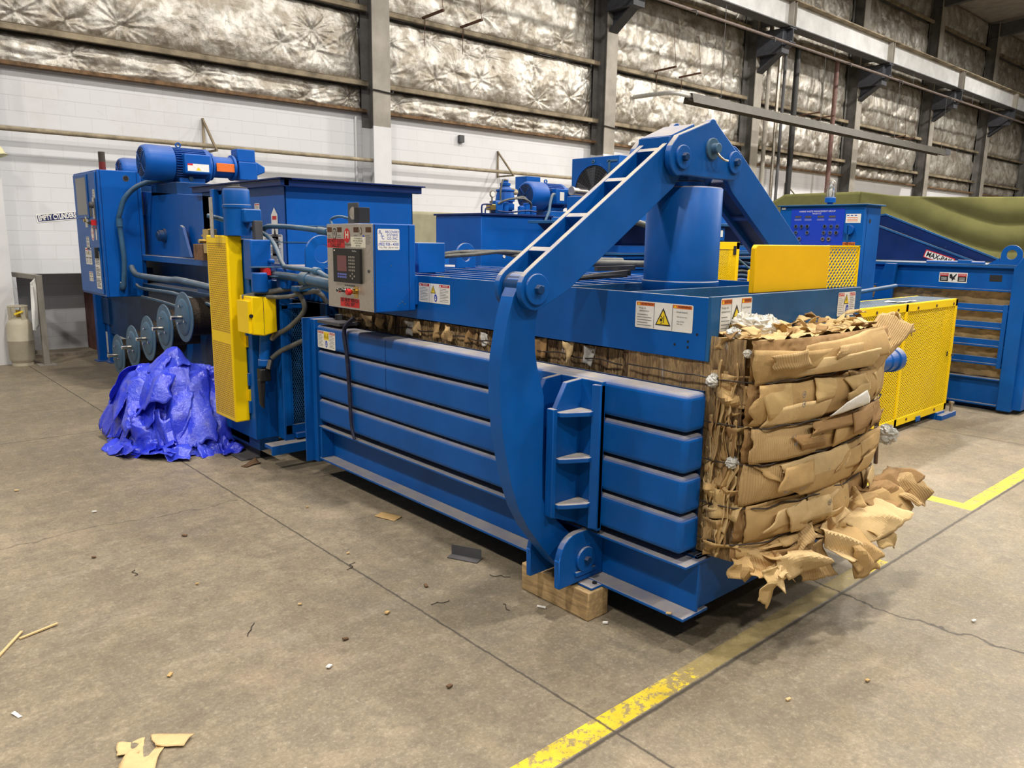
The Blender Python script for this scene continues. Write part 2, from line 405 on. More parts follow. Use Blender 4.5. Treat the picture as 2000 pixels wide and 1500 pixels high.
# --- block wall
def block_mat():
    m,nt,b=nodes('painted_block_wall')
    g=N(nt,'ShaderNodeNewGeometry'); sp=N(nt,'ShaderNodeSeparateXYZ'); nt.links.new(g.outputs['Position'],sp.inputs[0])
    cb=N(nt,'ShaderNodeCombineXYZ'); nt.links.new(math_(nt,'ADD',sp.outputs[0],sp.outputs[1]),cb.inputs[0]); nt.links.new(sp.outputs[2],cb.inputs[1])
    br=N(nt,'ShaderNodeTexBrick'); nt.links.new(cb.outputs[0],br.inputs['Vector']); br.inputs['Scale'].default_value=1
    br.inputs['Brick Width'].default_value=.406; br.inputs['Row Height'].default_value=.2005; br.inputs['Mortar Size'].default_value=.0045; br.inputs['Mortar Smooth'].default_value=.3
    br.inputs['Color1'].default_value=(.63,.64,.67,1);br.inputs['Color2'].default_value=(.61,.62,.65,1);br.inputs['Mortar'].default_value=(.56,.57,.59,1)
    n=noise(nt,.7,6,.65); n2=noise(nt,5,6,.7)
    c=mix(nt,ramp(nt,n,[(.55,0.),(.8,.45)]).outputs[0],br.outputs['Color'],(.40,.38,.36))
    c=mix(nt,ramp(nt,n2,[(.62,0.),(.85,.5)]).outputs[0],c,(.30,.29,.28))
    fr_=math_(nt,'FRACT',math_(nt,'DIVIDE',sp.outputs[2],.2005)); bed=ramp(nt,math_(nt,'ABSOLUTE',math_(nt,'SUBTRACT',fr_,.0)),[(.0,.55),(.035,0.)])
    c=mix(nt,bed.outputs[0],c,(.30,.30,.31))
    low=ramp(nt,sp.outputs[2],[(.10,.5),(.55,0.)])                    # darker, mottled tone towards the foot of the wall
    c=mix(nt,math_(nt,'MULTIPLY',low.outputs[0],n2),c,(.14,.12,.10))
    nt.links.new(c,b.inputs['Base Color']); b.inputs['Roughness'].default_value=.75
    h=math_(nt,'ADD',math_(nt,'MULTIPLY',br.outputs['Fac'],-1.0),math_(nt,'MULTIPLY',noise(nt,30,4,.7),.35)); bump(nt,b,h,.22,.006)
    return m
BLOCK=block_mat(); WEBSHADE=paint('shade_toned_column_web',(.15,.145,.14),dust=.3,dustcol=(.1,.09,.08),var=.5,rough=.7)  # column web and rear flange get a darker colour standing in for shade
wb=M(); wb.box(-12,2.1,WY,WY+.2,0,4.0); wb.box(2.1,3.12,WY,WY+.2,1.2,4.0); wb.box(3.12,45,WY,WY+.2,0,4.0)
wb.box(1.9,2.1,WY+.2,13.8,0,1.4); wb.box(1.9,3.4,13.6,13.8,0,1.4); wb.box(2.1,3.12,WY+.2,13.6,1.2,1.4)
wb=wb.build('wall_back',BLOCK); wb['kind']='structure'
o=M().box(3.12,3.2,WY+.2,13.6,0,1.2).build('trim_1',plain('red_brown_panel',(.13,.045,.035),.7,var=.5,scale=5)); o['kind']='structure'
o=M().box(2.1,3.12,WY-.04,WY+.02,0,.05).build('trim_2',plain('sill_stained',(.22,.18,.14),.9,var=.4)); o['kind']='structure'
# cladding behind the insulation, end wall and roof
CLAD=plain('grey_cladding',(.20,.20,.20),.8,var=.3)
o=M().box(-12,45,WY+.14,WY+.2,4.0,11.3).build('wall_back_upper',CLAD); o['kind']='structure'; o.name='wall_back_upper'
ENDX=44.7
o=M().box(ENDX+.1,ENDX+.3,-12,WY+.2,0,13.2).build('wall_end',CLAD); o['kind']='structure'
mm=M(); 
def rz(y): return 11.0+(WY-y)*.07
mm.add([(-12,WY+.2,rz(WY)),(ENDX+.3,WY+.2,rz(WY)),(ENDX+.3,-12,rz(-12)),(-12,-12,rz(-12)),(-12,WY+.2,rz(WY)+.1),(ENDX+.3,WY+.2,rz(WY)+.1),(ENDX+.3,-12,rz(-12)+.1),(-12,-12,rz(-12)+.1)],
   [(0,1,2,3),(7,6,5,4),(0,4,5,1),(1,5,6,2),(2,6,7,3),(3,7,4,0)])
o=mm.build('ceiling',plain('roof_liner',(.30,.28,.26),.8,var=.3,scale=2)); o['kind']='structure'
# --- foil-faced insulation blankets
def foil_mat():
    m,nt,b=nodes('aluminium_foil_facing')
    n=noise(nt,1.4,6,.62); n2=noise(nt,13,6,.7,dist=1.0); n3=noise(nt,45,4,.75,dist=.5)
    c=mix(nt,ramp(nt,n,[(.38,0.),(.66,1.)]).outputs[0],(.30,.27,.225),(.72,.71,.67))
    c=mix(nt,ramp(nt,n2,[(.44,0.),(.62,.45)]).outputs[0],c,(.80,.79,.75))
    c=mix(nt,ramp(nt,noise(nt,3.3,5,.6,dist=.6),[(.46,0.),(.60,.8)]).outputs[0],c,(.27,.235,.185))
    c=mix(nt,ramp(nt,n2,[(.58,0.),(.72,.8)]).outputs[0],c,(.20,.165,.13))
    nt.links.new(c,b.inputs['Base Color']); b.inputs['Metallic'].default_value=.62
    nt.links.new(ramp(nt,n2,[(.3,.30),(.7,.52)]).outputs[0],b.inputs['Roughness'])
    h=math_(nt,'ADD',math_(nt,'MULTIPLY',n2,1.0),math_(nt,'MULTIPLY',n3,.55)); bump(nt,b,h,.55,.016)
    return m
FOIL=foil_mat()
bays=[(-6,1.62,'left of the first column'),(1.98,7.70,'between first and second columns'),(8.06,13.79,'between second and third columns'),(14.15,19.89,'between third and fourth columns'),
      (20.25,25.99,'between fourth and fifth columns'),(26.35,32.09,'between fifth and sixth columns'),(32.45,38.18,'between sixth and seventh columns'),(38.54,44.3,'right of the seventh column')]
ROWS=[(4.03,4.42,'narrow strip above the block wall'),(4.52,5.66,'second row up'),(5.78,7.5,'third row up'),(7.62,9.85,'fourth row up'),(9.98,10.98,'top row under the roof')]
def foil(x0,x1,z0,z1,res,seed,fr='y'):
    nx=max(8,int((x1-x0)/res)); nz_=max(8,int((z1-z0)/res))
    Xg,Zg=np.meshgrid(np.linspace(x0,x1,nx),np.linspace(z0,z1,nz_),indexing='ij')
    rs=np.random.RandomState(seed); u=(Xg-x0)/(x1-x0); v=(Zg-z0)/(z1-z0)
    H=.13*np.minimum(1,(z1-z0)/1.0)*np.clip(np.sin(np.pi*v),0,1)**.45*np.clip(np.minimum(u,1-u)*14,0,1)**.6
    st=.74; pins=[]
    for i in range(int((x1-x0)/st)+1):
        for j in range(max(1,int(round((z1-z0)/st)))):
            pins.append((x0+(i+.5+rs.uniform(-.32,.32))*st,z0+(j+.5+rs.uniform(-.3,.3))*(z1-z0)/max(1,round((z1-z0)/st))))
    for px,pz in pins:
        if rs.uniform()<.18: continue
        dx=Xg-px;dz=Zg-pz;d=np.hypot(dx,dz);th=np.arctan2(dz,dx); A=rs.uniform(.05,.11)
        nn=rs.randint(5,15);ph=rs.uniform(0,6)
        H-=A*np.exp(-d/.13)
        H+=.034*np.exp(-d/.30)*np.minimum(d/.06,1)*((1-np.abs(np.sin(nn*th/2+ph+.8*np.sin(2*th+ph))))**1.5-.35)
        H+=.013*np.exp(-d/.22)*np.minimum(d/.05,1)*(1-2*np.abs(np.sin((nn*2+1)*th/2+ph*2+1.5*np.sin(3*th+ph))))
        H-=.022*np.exp(-d/.26)*np.minimum(d/.05,1)*(np.sin(th*3+ph))
    H+=.05*(fbm(Xg*2.2,Zg*2.2,seed,3)-.5)+.035*(ridged(Xg*3.1+Zg,Zg*3.5,seed+3,4)-.6)+.010*(ridged(Xg*11+2*Zg,Zg*6,seed+5,2)-.5)+.03*(ridged(Xg*3.4+.6*fbm(Xg*2,Zg*2,seed,2),Zg*.9,seed+8,3)-.55)*np.clip(np.sin(np.pi*v),0,1)*(1 if x0<14 else 2.3)
    if z1-z0<.6: H+=.05*(ridged(Xg*2.2,Zg*7,seed+9,3)-.5)
    P=np.stack([Xg,WY+.02-H,Zg],-1)
    if fr=='x': P=np.stack([ENDX+.02-H,12.5-(Xg-x0),Zg],-1)
    return P
for bi,(x0,x1,bt) in enumerate(bays):
    for ri,(z0,z1,rtx) in enumerate(ROWS):
        if bi<=2 and ri>=3: continue
        res=[.03,.016,.018,.03,.04,.05,.06,.07][bi]
        o=grid_obj('insulation_blanket',foil(x0,x1,z0,z1,res,100+bi*10+ri),FOIL)
        tag(o,'crinkled silver foil insulation blanket, %s, %s'%(rtx,bt),'insulation','foil insulation blankets on the wall')
for k,(z0,z1,t) in enumerate([(4.0,6.9,'lower panel'),(7.0,9.2,'middle panel'),(9.3,11.2,'top panel')]):
    o=grid_obj('insulation_blanket',foil(0,7,z0,z1,.1,400+k,'x'),FOIL)
    tag(o,'foil insulation on the far end wall, %s'%t,'insulation','foil insulation on the end wall')
# girts
GZ=[(4.47,'lowest, above the narrow foil strip'),(5.72,'second from the bottom'),(7.56,'third from the bottom'),(9.91,'highest')]
for bi,(x0,x1,bt) in enumerate(bays):
    for gi,(z,gt) in enumerate(GZ):
        if bi<=2 and gi>=2: continue
        g_=M(); g_.box(x0-.06,x1+.06,WY-.17,WY+.05,z+.035,z+.045).box(x0-.06,x1+.06,WY-.17,WY-.16,z-.04,z+.04).box(x0-.06,x1+.06,WY-.17,WY-.1,z-.045,z-.038)
        o=g_.build('wall_girt',GIRT); tag(o,'dusty channel steel wall girt, %s, %s'%(gt,bt),'girt','wall girts')
    o=M().box(x0-.06,x1+.06,WY-.13,WY-.003,3.985,4.035).build('sill_angle',plain('rust_streaked_angle',(.17,.10,.05),.9,var=.7,scale=7) if bi==0 else bpy.data.materials['rust_streaked_angle'])
    tag(o,'rusty sill angle on top of the white blocks, %s'%bt,'sill','sill angles on the block wall')
# columns
ordn=['first','second','third','fourth','fifth','sixth','seventh','last']
for i,x in enumerate(COLX):
    t=thing('steel_column',(x,12.6,0),'grey steel wall column with white painted foot, %s from the left'%ordn[i],'column','steel wall columns')
    c=M(); z0=3.72 if i<3 else 3.3
    zt=10.95
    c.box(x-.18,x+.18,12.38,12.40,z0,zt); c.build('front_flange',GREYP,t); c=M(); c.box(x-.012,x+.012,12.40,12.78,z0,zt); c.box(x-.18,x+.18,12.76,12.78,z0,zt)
    c.build('shade_toned_web',WEBSHADE,t)
    c=M(); c.box(x-.182,x+.182,12.378,12.402,.0,z0); c.box(x-.013,x+.013,12.402,12.779,.0,z0);c.box(x-.182,x+.182,12.759,12.782,0,z0)
    c.build('painted_foot',WHITEP,t)
    if i>=2:   # crane bracket
        b_=M(); b_.box(x-.16,x+.16,11.45,12.38,7.34,7.375); b_.box(x-.24,x+.14,11.62,12.38,6.75,7.34)
        b_.prism([(12.38,6.35),(11.45,7.02),(11.45,7.34),(12.38,7.34)],'x',x-.02,x+.02)
        b_.prism([(12.38,6.35),(12.36,6.35),(11.45,7.0),(11.45,7.03),(12.38,6.4)],'x',x-.14,x+.14)
        b_.build('crane_bracket',plain('sooty_navy_steel',(.035,.038,.05),.7,var=.4) if i==2 else bpy.data.materials['sooty_navy_steel'],t)
        b_=M(); b_.box(x-.22,x-.19,11.5,12.38,7.1,8.0) if False else b_.box(x-.1,x-.08,11.72,12.38,7.5,7.75)
        b_.build('tie_plate',DKGREY,t)
    if i in (1,2):
        s=M().tube([(x-.2,12.36,4.30),(x-.19,12.36,4.33),(x+.19,12.36,4.31),(x+.22,12.37,4.36)],.012,6); s.build('strap',BLACK,t)
# runway girder
RY=11.6
t=thing('crane_runway',(14,RY,7.36),'long grey crane runway girder carried on the wall columns','crane runway')
g_=M().box(10,ENDX,RY-.17,RY+.17,7.38,7.405); g_.build('bottom_flange',DKGREY,t)
g_=M().box(10,ENDX,RY-.2,RY+.2,8.02,8.05); g_.build('top_flange',GIRT,t)
g_=M().box(10,ENDX,RY-.012,RY+.012,7.40,8.02); g_.build('web',plain('pale_primer',(.50,.51,.52),.7,var=.2,scale=2),t)
g_=M().box(10,ENDX,RY-.035,RY+.035,8.05,8.13); g_.build('crane_rail',RUST,t)
for x in COLX[2:]:
    for d in (-.07,.07): M().box(x+d-.008,x+d+.008,RY-.17,RY-.01,7.405,8.02).build('stiffener',GREYP,t)
# sprinkler pipe below the runway
t=thing('sprinkler_pipe',(14,11.45,6.95),'long brown sprinkler pipe running under the crane runway','pipe')
M().tube([(9,11.5,6.97),(ENDX,11.5,6.99)],.036,10,False).build('pipe_run',plain('brown_pipe',(.13,.10,.09),.6,var=.4),t)
for i,x in enumerate([17,22.5,28,33.5]): M().cyl((x,11.5,6.97),(x,11.5,7.38),.008,n=8).build('hanger_rod',DKGREY,t); 
for i,x in enumerate([15.6,19,23.2,26.8,31]): M().tube([(x,11.5,6.96),(x,11.4,6.94),(x-.02,11.32,6.9),(x-.02,11.32,6.82)],.013,6).build('sprinkler_head',DKGREY,t)
# radiant tube heater
t=thing('tube_heater',(23,11.5,5.15),'long radiant tube heater with pale reflector hanging before the foil wall','heater')
M().tube([(15.2,12.72,5.17),(15.22,12.0,5.16),(15.28,11.62,5.14),(15.5,11.5,5.12),(16.0,11.5,5.11)],.05,14).build('vent_pipe',plain('grey_vent_pipe',(.42,.42,.40),.5,.3,var=.15),t)
h=M(); n0,n1=(15.6,11.5,5.10),(31.2,11.5,5.18)
h.prism([(11.5-.14,4.96),(11.5-.15,4.96),(11.5-.10,5.17),(11.5+.10,5.17),(11.5+.15,4.96),(11.5+.14,4.96),(11.5+.09,5.155),(11.5-.09,5.155)],'x',15.7,31.1)
h.build('reflector',paint('dusty_reflector',(.075,.07,.06),dust=1,dustcol=(.72,.70,.56),var=.2,rough=.5),t)
M().cyl((15.7,11.5,5.07),(31.0,11.5,5.07),.045).build('burner_tube',DKGREY,t)
M().box(31.1,31.6,11.38,11.62,5.0,5.2).build('burner_box',DKGREY,t)
for x in (17,22,27,31): M().cyl((x,11.5,5.17),(x,11.5,6.95),.007,n=6).build('hanger_rod',DKGREY,t)
# wall pipe with brackets
t=thing('wall_pipe',(6,12.5,3.14),'horizontal brown pipe running along the white block wall','pipe')
M().cyl((-3,12.5,3.14),(19.6,12.5,3.13),.034,n=12).build('pipe_run',PIPEM,t)
for x,nm in ((4.83,'behind the left motor'),(10.95,'above the hydraulic tank'),(17.1,'right of the third column'),(22.6,'far right above the green curtain')):
    b_=M(); b_.bar((x,12.78,3.58),(x,12.78,3.04),.03); b_.bar((x,12.78,3.56),(x,12.28,3.06),.03); b_.bar((x,12.78,3.06),(x,12.27,3.06),.03)
    tag(b_.build('wall_bracket',GIRT),'triangular steel pipe bracket on the block wall, %s'%nm,'bracket','triangular pipe brackets')
# risers by the fourth column
for k,(x,r,mt,z0,z1,nm) in enumerate([(20.42,.06,GREYP,0.,8.6,'pale grey, nearest the column'),(20.95,.05,STEEL,0,7.9,'bright conduit'),(21.25,.045,DKGREY,0,7.9,'dark conduit'),(21.9,.085,BLACK,0,7.3,'thick black'),(24.3,.07,plain('primer_red_pipe',(.14,.07,.06),.6,var=.4),0,7.3,'reddish, furthest right')]):
    tag(M().cyl((x,12.3,z0),(x,12.3,z1),r,n=12).build('riser_pipe',mt),'vertical riser pipe by the fourth column, %s'%nm,'pipe','riser pipes')
# outriggers on girts
for k,(x,z,nm) in enumerate([(9.0,5.8,'first above the second column bay'),(9.9,5.8,'next beside the first'),(15.9,5.85,'left in the third column bay'),(16.9,5.85,'right in the third column bay'),(23.0,5.6,'left by the risers'),(23.9,5.6,'right by the risers'),(29.2,5.5,'left behind the heater end'),(30.0,5.5,'right behind the heater end')]):
    b_=M().bar((x,12.7,z),(x,12.05,z+.02),.05,.035)
    b_.tube([(x,12.06,z+.02),(x-.12,12.1,z+1.0)],.006,5,False); b_.tube([(x-.02,12.6,z),(x-.02,12.62,z-.5)],.006,5,False)
    tag(b_.build('outrigger_arm',RUST),'short rusty outrigger arm on the foil wall, %s'%nm,'bracket','rusty outrigger arms')
tag(M().box(9.9,10.02,12.72,12.8,3.66,3.80).build('junction_box',DKGREY,bevel=.01),'small grey junction box on white block wall above the pipe','electrical box')
# rafters at the far end
for i,y in enumerate((12.2,)):
    b_=M(); b_.bar((ENDX-.35,WY,10.6),(ENDX-.35,-11,rz(-11)-.35),.25,.55); tag(b_.build('roof_rafter',DKGREY),'dark roof rafter along the far end wall','rafter')
for x,nm in ((14,'third'),(20.07,'fourth'),(26.17,'fifth'),(32.27,'sixth'),(38.36,'seventh')):
    b_=M(); b_.bar((x,WY,10.62),(x,-11,rz(-11)-.35),.2,.5); tag(b_.build('roof_rafter',DKGREY),'roof rafter springing from the %s wall column'%nm,'rafter')
# ================================================================== warning stickers
def rrect(m_,fr,a,b,w_,h_,off,mt,r=.06):
    r=min(w_,h_)*r; P=[]
    for cx,cy,s in ((a+w_-r,b+r,-90),(a+w_-r,b+h_-r,0),(a+r,b+h_-r,90),(a+r,b+r,180)):
        P+=[(cx+r*math.cos(R_(s+t)),cy+r*math.sin(R_(s+t))) for t in (0,30,60,90)]
    m_.poly(fr,P,off,mt)
def sticker(parent,fr,w_,h_,kind='crush',name='warning_sticker',off=.002):
    s=M(); e=.0006
    rrect(s,fr,0,0,w_,h_,off,WHITE)
    T=lambda st,a,b,hh,mt=INK,wm=None,bd=0: s.text(fr,st,a,b,hh,off+3*e,mt,wm,bd)
    def head(a0,a1,st,mt):
        s.rect(fr,a0,h_*.84,a1,h_*.965,off+e,mt); 
        s.poly(fr,[(a0+.012*w_,h_*.86),(a0+.07*w_,h_*.86),(a0+.041*w_,h_*.95)],off+2*e,WHITE if mt is RED else WARNY)
        T(st,(a0+a1)/2+.035*w_,h_*.905,h_*.085,INK if mt is ORNG else WHITE,(a1-a0)*.68,.01)
    def lines(a0,a1,b0,b1,n):
        for i in range(n):
            y=b1-(b1-b0)*(i+.5)/n; ww=(a1-a0)*(.95 if i%3 else .7)
            s.rect(fr,a0,y-h_*.011,a0+ww,y+h_*.011,off+e,GREYINK)
    def tri(a,b,r,inner='crush'):
        s.poly(fr,[(a-r*.92,b-r*.72),(a+r*.92,b-r*.72),(a,b+r)],off+2*e,INK); s.poly(fr,[(a-r*.74,b-r*.6),(a+r*.74,b-r*.6),(a,b+r*.74)],off+3*e,WARNY)
        if inner=='crush':
            s.rect(fr,a-r*.34,b-r*.32,a-r*.05,b-r*.04,off+4*e,INK); s.rect(fr,a+r*.08,b-r*.45,a+r*.16,b+r*.25,off+4*e,INK)
            s.poly(fr,[(a-r*.3,b+r*.18),(a-r*.24,b+r*.24),(a+r*.02,b-r*.0),(a-r*.03,b-r*.05)],off+4.5*e,INK)
            s.poly(fr,[(a-r*.3,b-r*.5),(a-r*.05,b-r*.4),(a-r*.02,b-r*.46),(a-r*.25,b-r*.56)],off+4.5*e,INK)
        else:
            s.poly(fr,[(a-r*.05,b+r*.4),(a+r*.12,b+r*.4),(a+r*.02,b+r*.08),(a+r*.16,b+r*.08),(a-r*.08,b-r*.48),(a-r*.0,b-r*.08),(a-r*.16,b-r*.08)],off+4*e,INK)
    def oval(a,b,r):
        s.disc(fr,a,b,r*.62,off+2*e,SBLUE,ry=r); s.disc(fr,a,b-r*.1,r*.3,off+3*e,WHITE,ry=r*.55); s.rect(fr,a-r*.22,b-r*.1,a+r*.22,b+r*.12,off+4*e,SBLUE)
    m1,m2=.34*w_,.66*w_
    if kind=='crush':
        head(.02*w_,m1,'ADVERTENCIA',ORNG); head(m2,.98*w_,'WARNING',ORNG)
        for a in (m1,m2): s.rect(fr,a-.002,h_*.02,a+.001,h_*.965,off+e,GREYINK)
        tri(.5*w_,.44*h_,h_*.38)
        T('Riesgo de',.13*w_,.75*h_,h_*.06);T('aplastamiento.',.165*w_,.65*h_,h_*.06,INK,.27*w_); T('Crush hazard.',.82*w_,.72*h_,h_*.065,INK,.28*w_)
        lines(.035*w_,.31*w_,.06*h_,.55*h_,5); T('Bale ejection area',.82*w_,.55*h_,h_*.045,INK,.29*w_); T('Keep off bale',.80*w_,.38*h_,h_*.045,INK,.22*w_);T('while open.',.79*w_,.29*h_,h_*.045,INK,.2*w_)
    elif kind=='shock':
        rc=RED; head(.02*w_,m1,'PELIGRO',rc); head(m2,.98*w_,'DANGER',rc)
        tri(.47*w_,.68*h_,h_*.24,'bolt'); oval(.55*w_,.27*h_,h_*.2)
        for a in (m1,): s.rect(fr,a-.001,h_*.02,a+.001,h_*.83,off+e,GREYINK)
        lines(.035*w_,.31*w_,.08*h_,.8*h_,9); lines(.68*w_,.96*w_,.08*h_,.8*h_,9)
    elif kind=='tie':
        head(.02*w_,m1,'PELIGRO',RED); head(m2,.98*w_,'DANGER',RED)
        s.rect(fr,m1+.005,h_*.5,m2-.005,h_*.96,off+e,WARNY); tri(.43*w_,.72*h_,h_*.15);tri(.58*w_,.72*h_,h_*.15); oval(.5*w_,.27*h_,h_*.2)
        lines(.035*w_,.31*w_,.08*h_,.8*h_,9); lines(.68*w_,.96*w_,.08*h_,.8*h_,9)
    elif kind=='tall':
        for b0 in (.52,.02):
            s.rect(fr,w_*.08,h_*(b0+.36),w_*.92,h_*(b0+.44),off+e,RED); T('DANGER',w_*.5,h_*(b0+.40),h_*.04,WHITE,w_*.7)
            lines(w_*.12,w_*.9,h_*(b0+.03),h_*(b0+.33),6)
    elif kind=='chart':
        s.rect(fr,w_*.06,h_*.93,w_*.94,h_*.975,off+e,GREYINK)
        for k in range(3): lines(w_*.1,w_*.92,h_*(.04+.3*k),h_*(.28+.3*k),6)
    elif kind=='quad':
        for (a,b,c) in ((.05,.55,RED),(.55,.55,SBLUE),(.05,.06,GREYINK),(.55,.06,GREYINK)):
            s.rect(fr,w_*a,h_*(b+.30),w_*(a+.4),h_*(b+.38),off+e,c); lines(w_*a,w_*(a+.38),h_*b,h_*(b+.26),4)
        tri(.5*w_,.72*h_,h_*.16)
    elif kind=='panel':
        s.rect(fr,w_*.03,h_*.1,w_*.33,h_*.9,off+e,INK);s.rect(fr,w_*.67,h_*.1,w_*.97,h_*.9,off+e,INK)
        s.rect(fr,w_*.03,h_*.62,w_*.33,h_*.9,off+2*e,RED);s.rect(fr,w_*.67,h_*.62,w_*.97,h_*.9,off+2*e,RED)
        T('PELIGRO',w_*.18,h_*.77,h_*.15,WHITE,w_*.24);T('DANGER',w_*.82,h_*.77,h_*.15,WHITE,w_*.24)
        for k in range(3):
            s.rect(fr,w_*.08,h_*(.22+.12*k),w_*.28,h_*(.26+.12*k),off+2*e,WHITE); s.rect(fr,w_*.72,h_*(.22+.12*k),w_*.92,h_*(.26+.12*k),off+2*e,WHITE)
        s.poly(fr,[(w_*.37,h_*.8),(w_*.45,h_*.85),(w_*.49,h_*.55),(w_*.6,h_*.88),(w_*.63,h_*.8),(w_*.55,h_*.45),(w_*.6,h_*.3),(w_*.53,h_*.32),(w_*.47,h_*.1),(w_*.46,h_*.35),(w_*.38,h_*.42)],off+2*e,INK)
    return s.build(name,None,parent)
# ================================================================== MAIN BALER
CX=3.52
B=thing('horizontal_baler',(CX,3.5,0),'big blue horizontal baler with curved side levers and a bale pushed out of its end','baler')
XF=2.672; XI=2.815
def arc(cx,cy,r,a0,a1,n=8): return [(cx+r*math.cos(R_(a0+(a1-a0)*i/n)),cy+r*math.sin(R_(a0+(a1-a0)*i/n))) for i in range(n+1)]
# side doors of stacked square tubes, near and far
for s in (1,-1):
    X=lambda x: x if s>0 else 2*CX-x
    for k in range(4):
        z0=.447+.1825*k; m_=M(); m_.box(min(X(XF),X(XI)),max(X(XF),X(XI)),1.876,5.13,z0,z0+.166)
        if k==3 and s>0: pass
        o=m_.build('side_beam',BLUE,B,bevel=.026,seg=4)
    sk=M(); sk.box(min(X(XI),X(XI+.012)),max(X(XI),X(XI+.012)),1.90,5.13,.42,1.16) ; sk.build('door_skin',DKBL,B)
    # base rail: I-section
    b_=M(); xx=lambda a,b_2:(min(X(a),X(b_2)),max(X(a),X(b_2)))
    b_.box(*xx(XF,2.86),1.84,5.2,.15,.165); b_.box(*xx(XF,2.86),1.84,5.2,.395,.408); b_.box(*xx(2.772,2.785),1.842,5.2,.165,.395)
    b_.box(*xx(2.675,2.772),5.10,5.12,.165,.395)
    b_.build('base_rail',BLUE,B,bevel=.003)
    # rear post
    p_=M(); p_.box(*xx(2.66,2.83),5.13,5.2,.13,1.2); p_.box(*xx(2.60,2.83),5.195,5.21,.13,1.21); p_.build('door_post',BLUE,B,bevel=.004)
    # hinge bracket plates with three shelves
    g=M()
    pl=[(2.478,1.03),(2.545,1.145),(XF,1.155),(XF,.43),(2.62,.445),(2.478,.50)]
    for ya in (2.462,2.60): g.prism([(X(a),b) for a,b in pl],'y',ya,ya+.028)
    g.prism([(X(a),b) for a,b in [(2.45,.51),(2.478,.50),(2.478,1.03),(2.45,1.03)]],'y',2.45,2.495)
    g.box(*xx(2.645,XF+.003),2.335,2.74,.43,1.155)
    g.prism([(X(a),b) for a,b in [(2.64,2.335),(XF,2.335),(XF,2.385),(2.62,2.375)]],'z',.44,1.14)
    g.build('lever_bracket',BLUE,B,bevel=.004)
    for zc in (1.015,.795,.572):
        M().prism([(X(2.478),2.462),(X(2.645),2.462),(X(2.645),2.37),(X(2.60),2.36),(X(2.50),2.415),(X(2.478),2.435)],'z',zc-.022,zc).build('bracket_shelf',ARMB,B,bevel=.003)
        M().prism([(X(2.478),2.628),(X(2.645),2.628),(X(2.645),2.72),(X(2.60),2.73),(X(2.50),2.675),(X(2.478),2.655)],'z',zc-.022,zc).build('bracket_shelf',ARMB,B,bevel=.003)
    # clevis on the foot of the side
    for ya in (2.40,2.60):
        pr=[(2.465,.16)]+[(2.465,.30)]+arc(2.585,.30,.12,180,90,6)+[(2.60,.42),(2.772,.42),(2.772,.165)]
        M().prism([(X(a),b) for a,b in pr],'y',ya,ya+.035 if ya<2.5 else ya+.03).build('clevis_plate',BLUE,B,bevel=.006)
    f_=M(); f_.box(*xx(2.60,2.72),2.315,2.405,.148,.160); f_.build('clevis_foot',ARMB,B,bevel=.002); M().cyl((X(2.655),2.345,.160),(X(2.655),2.345,.166),.012).build('foot_bolt',DARK,B)
    M().cyl((X(2.638),2.385,.274),(X(2.638),2.40,.274),.062).build('pin_washer',BLUE,B,bevel=.003)
    M().cyl((X(2.638),2.365,.274),(X(2.638),2.65,.274),.018,n=6).build('pin',DKBL,B)
    M().box(*xx(2.57,2.71),2.387,2.401,.20,.222).build('pin_keeper',BLUE,B,bevel=.003)
    # the curved lever
    Lf=[(2.262,1.60),(2.233,1.55),(2.205,1.46),(2.186,1.376),(2.170,1.29),(2.164,1.211),(2.165,1.097),(2.182,.951),(2.204,.843),(2.240,.70),(2.285,.58),(2.348,.471),(2.44,.355),(2.531,.25),(2.60,.19)]
    Rg=[(2.70,.22),(2.72,.28),(2.69,.345),(2.625,.382),(2.537,.466),(2.47,.53),(2.436,.60),(2.430,.80),(2.432,1.028),(2.430,1.09),(2.40,1.18),(2.383,1.234),(2.370,1.30),(2.366,1.37),(2.372,1.44),(2.384,1.50)]
    top=arc(2.325,1.585,.07,-20,170,8)
    pts=Lf+Rg+top
    M().prism([(X(a),b) for a,b in pts],'y',2.495,2.575).build('curved_lever',BLUE,B,bevel=.007)
    # the boxed arm: two plates and rungs
    def armp(pa,pb,up,dnw,r):
        pa=Vector(pa);pb=Vector(pb);d=(pb-pa).normalized();n=Vector((-d.y,d.x)); a=math.degrees(math.atan2(n.y,n.x))
        A=[tuple(pa+Vector((math.cos(R_(a+k*18)),math.sin(R_(a+k*18))))*r) for k in range(0,11)]
        Bq=[tuple(pb+Vector((math.cos(R_(a-k*18)),math.sin(R_(a-k*18))))*r) for k in range(10,-1,-1)]
        return [tuple(pa+n*up+d*.07)]+A+[tuple(pa-n*dnw+d*.16),tuple(pb-n*dnw-d*.1)]+Bq+[tuple(pb+n*up-d*.02)],d,n
    pa,pb=(2.326,1.582),(3.275,2.212)
    pts,d,n=armp(pa,pb,.093,.118,.092)
    for ya in (2.45,2.596): M().prism([(X(a),b) for a,b in pts],'y',ya,ya+.03).build('arm_plate',ARMB,B,bevel=.003)
    if True:
        for t in (.155,.40,.675,.965):
            r_=M()
            c=Vector(pa).lerp(Vector(pb),t)
            if t>.9: c=Vector(pa)+d*(1.05)
            e0=c+n*.090; e1=c+n*.072
            P=[(X(e.x+dx*d.x),y,e.y+dx*d.y) for y in (2.48,2.597) for e,dx in ((e0,-.016),(e0,.016),(c-n*.10,.016),(c-n*.10,-.016))]
            r_.add(P,[(0,1,2,3),(7,6,5,4),(0,4,5,1),(1,5,6,2),(2,6,7,3),(3,7,4,0)])
            r_.build('arm_web',ARMB,B,bevel=.002)
        c=M(); P0=[Vector(pa)-n*.09+d*.16,Vector(pb)-n*.09-d*.1]
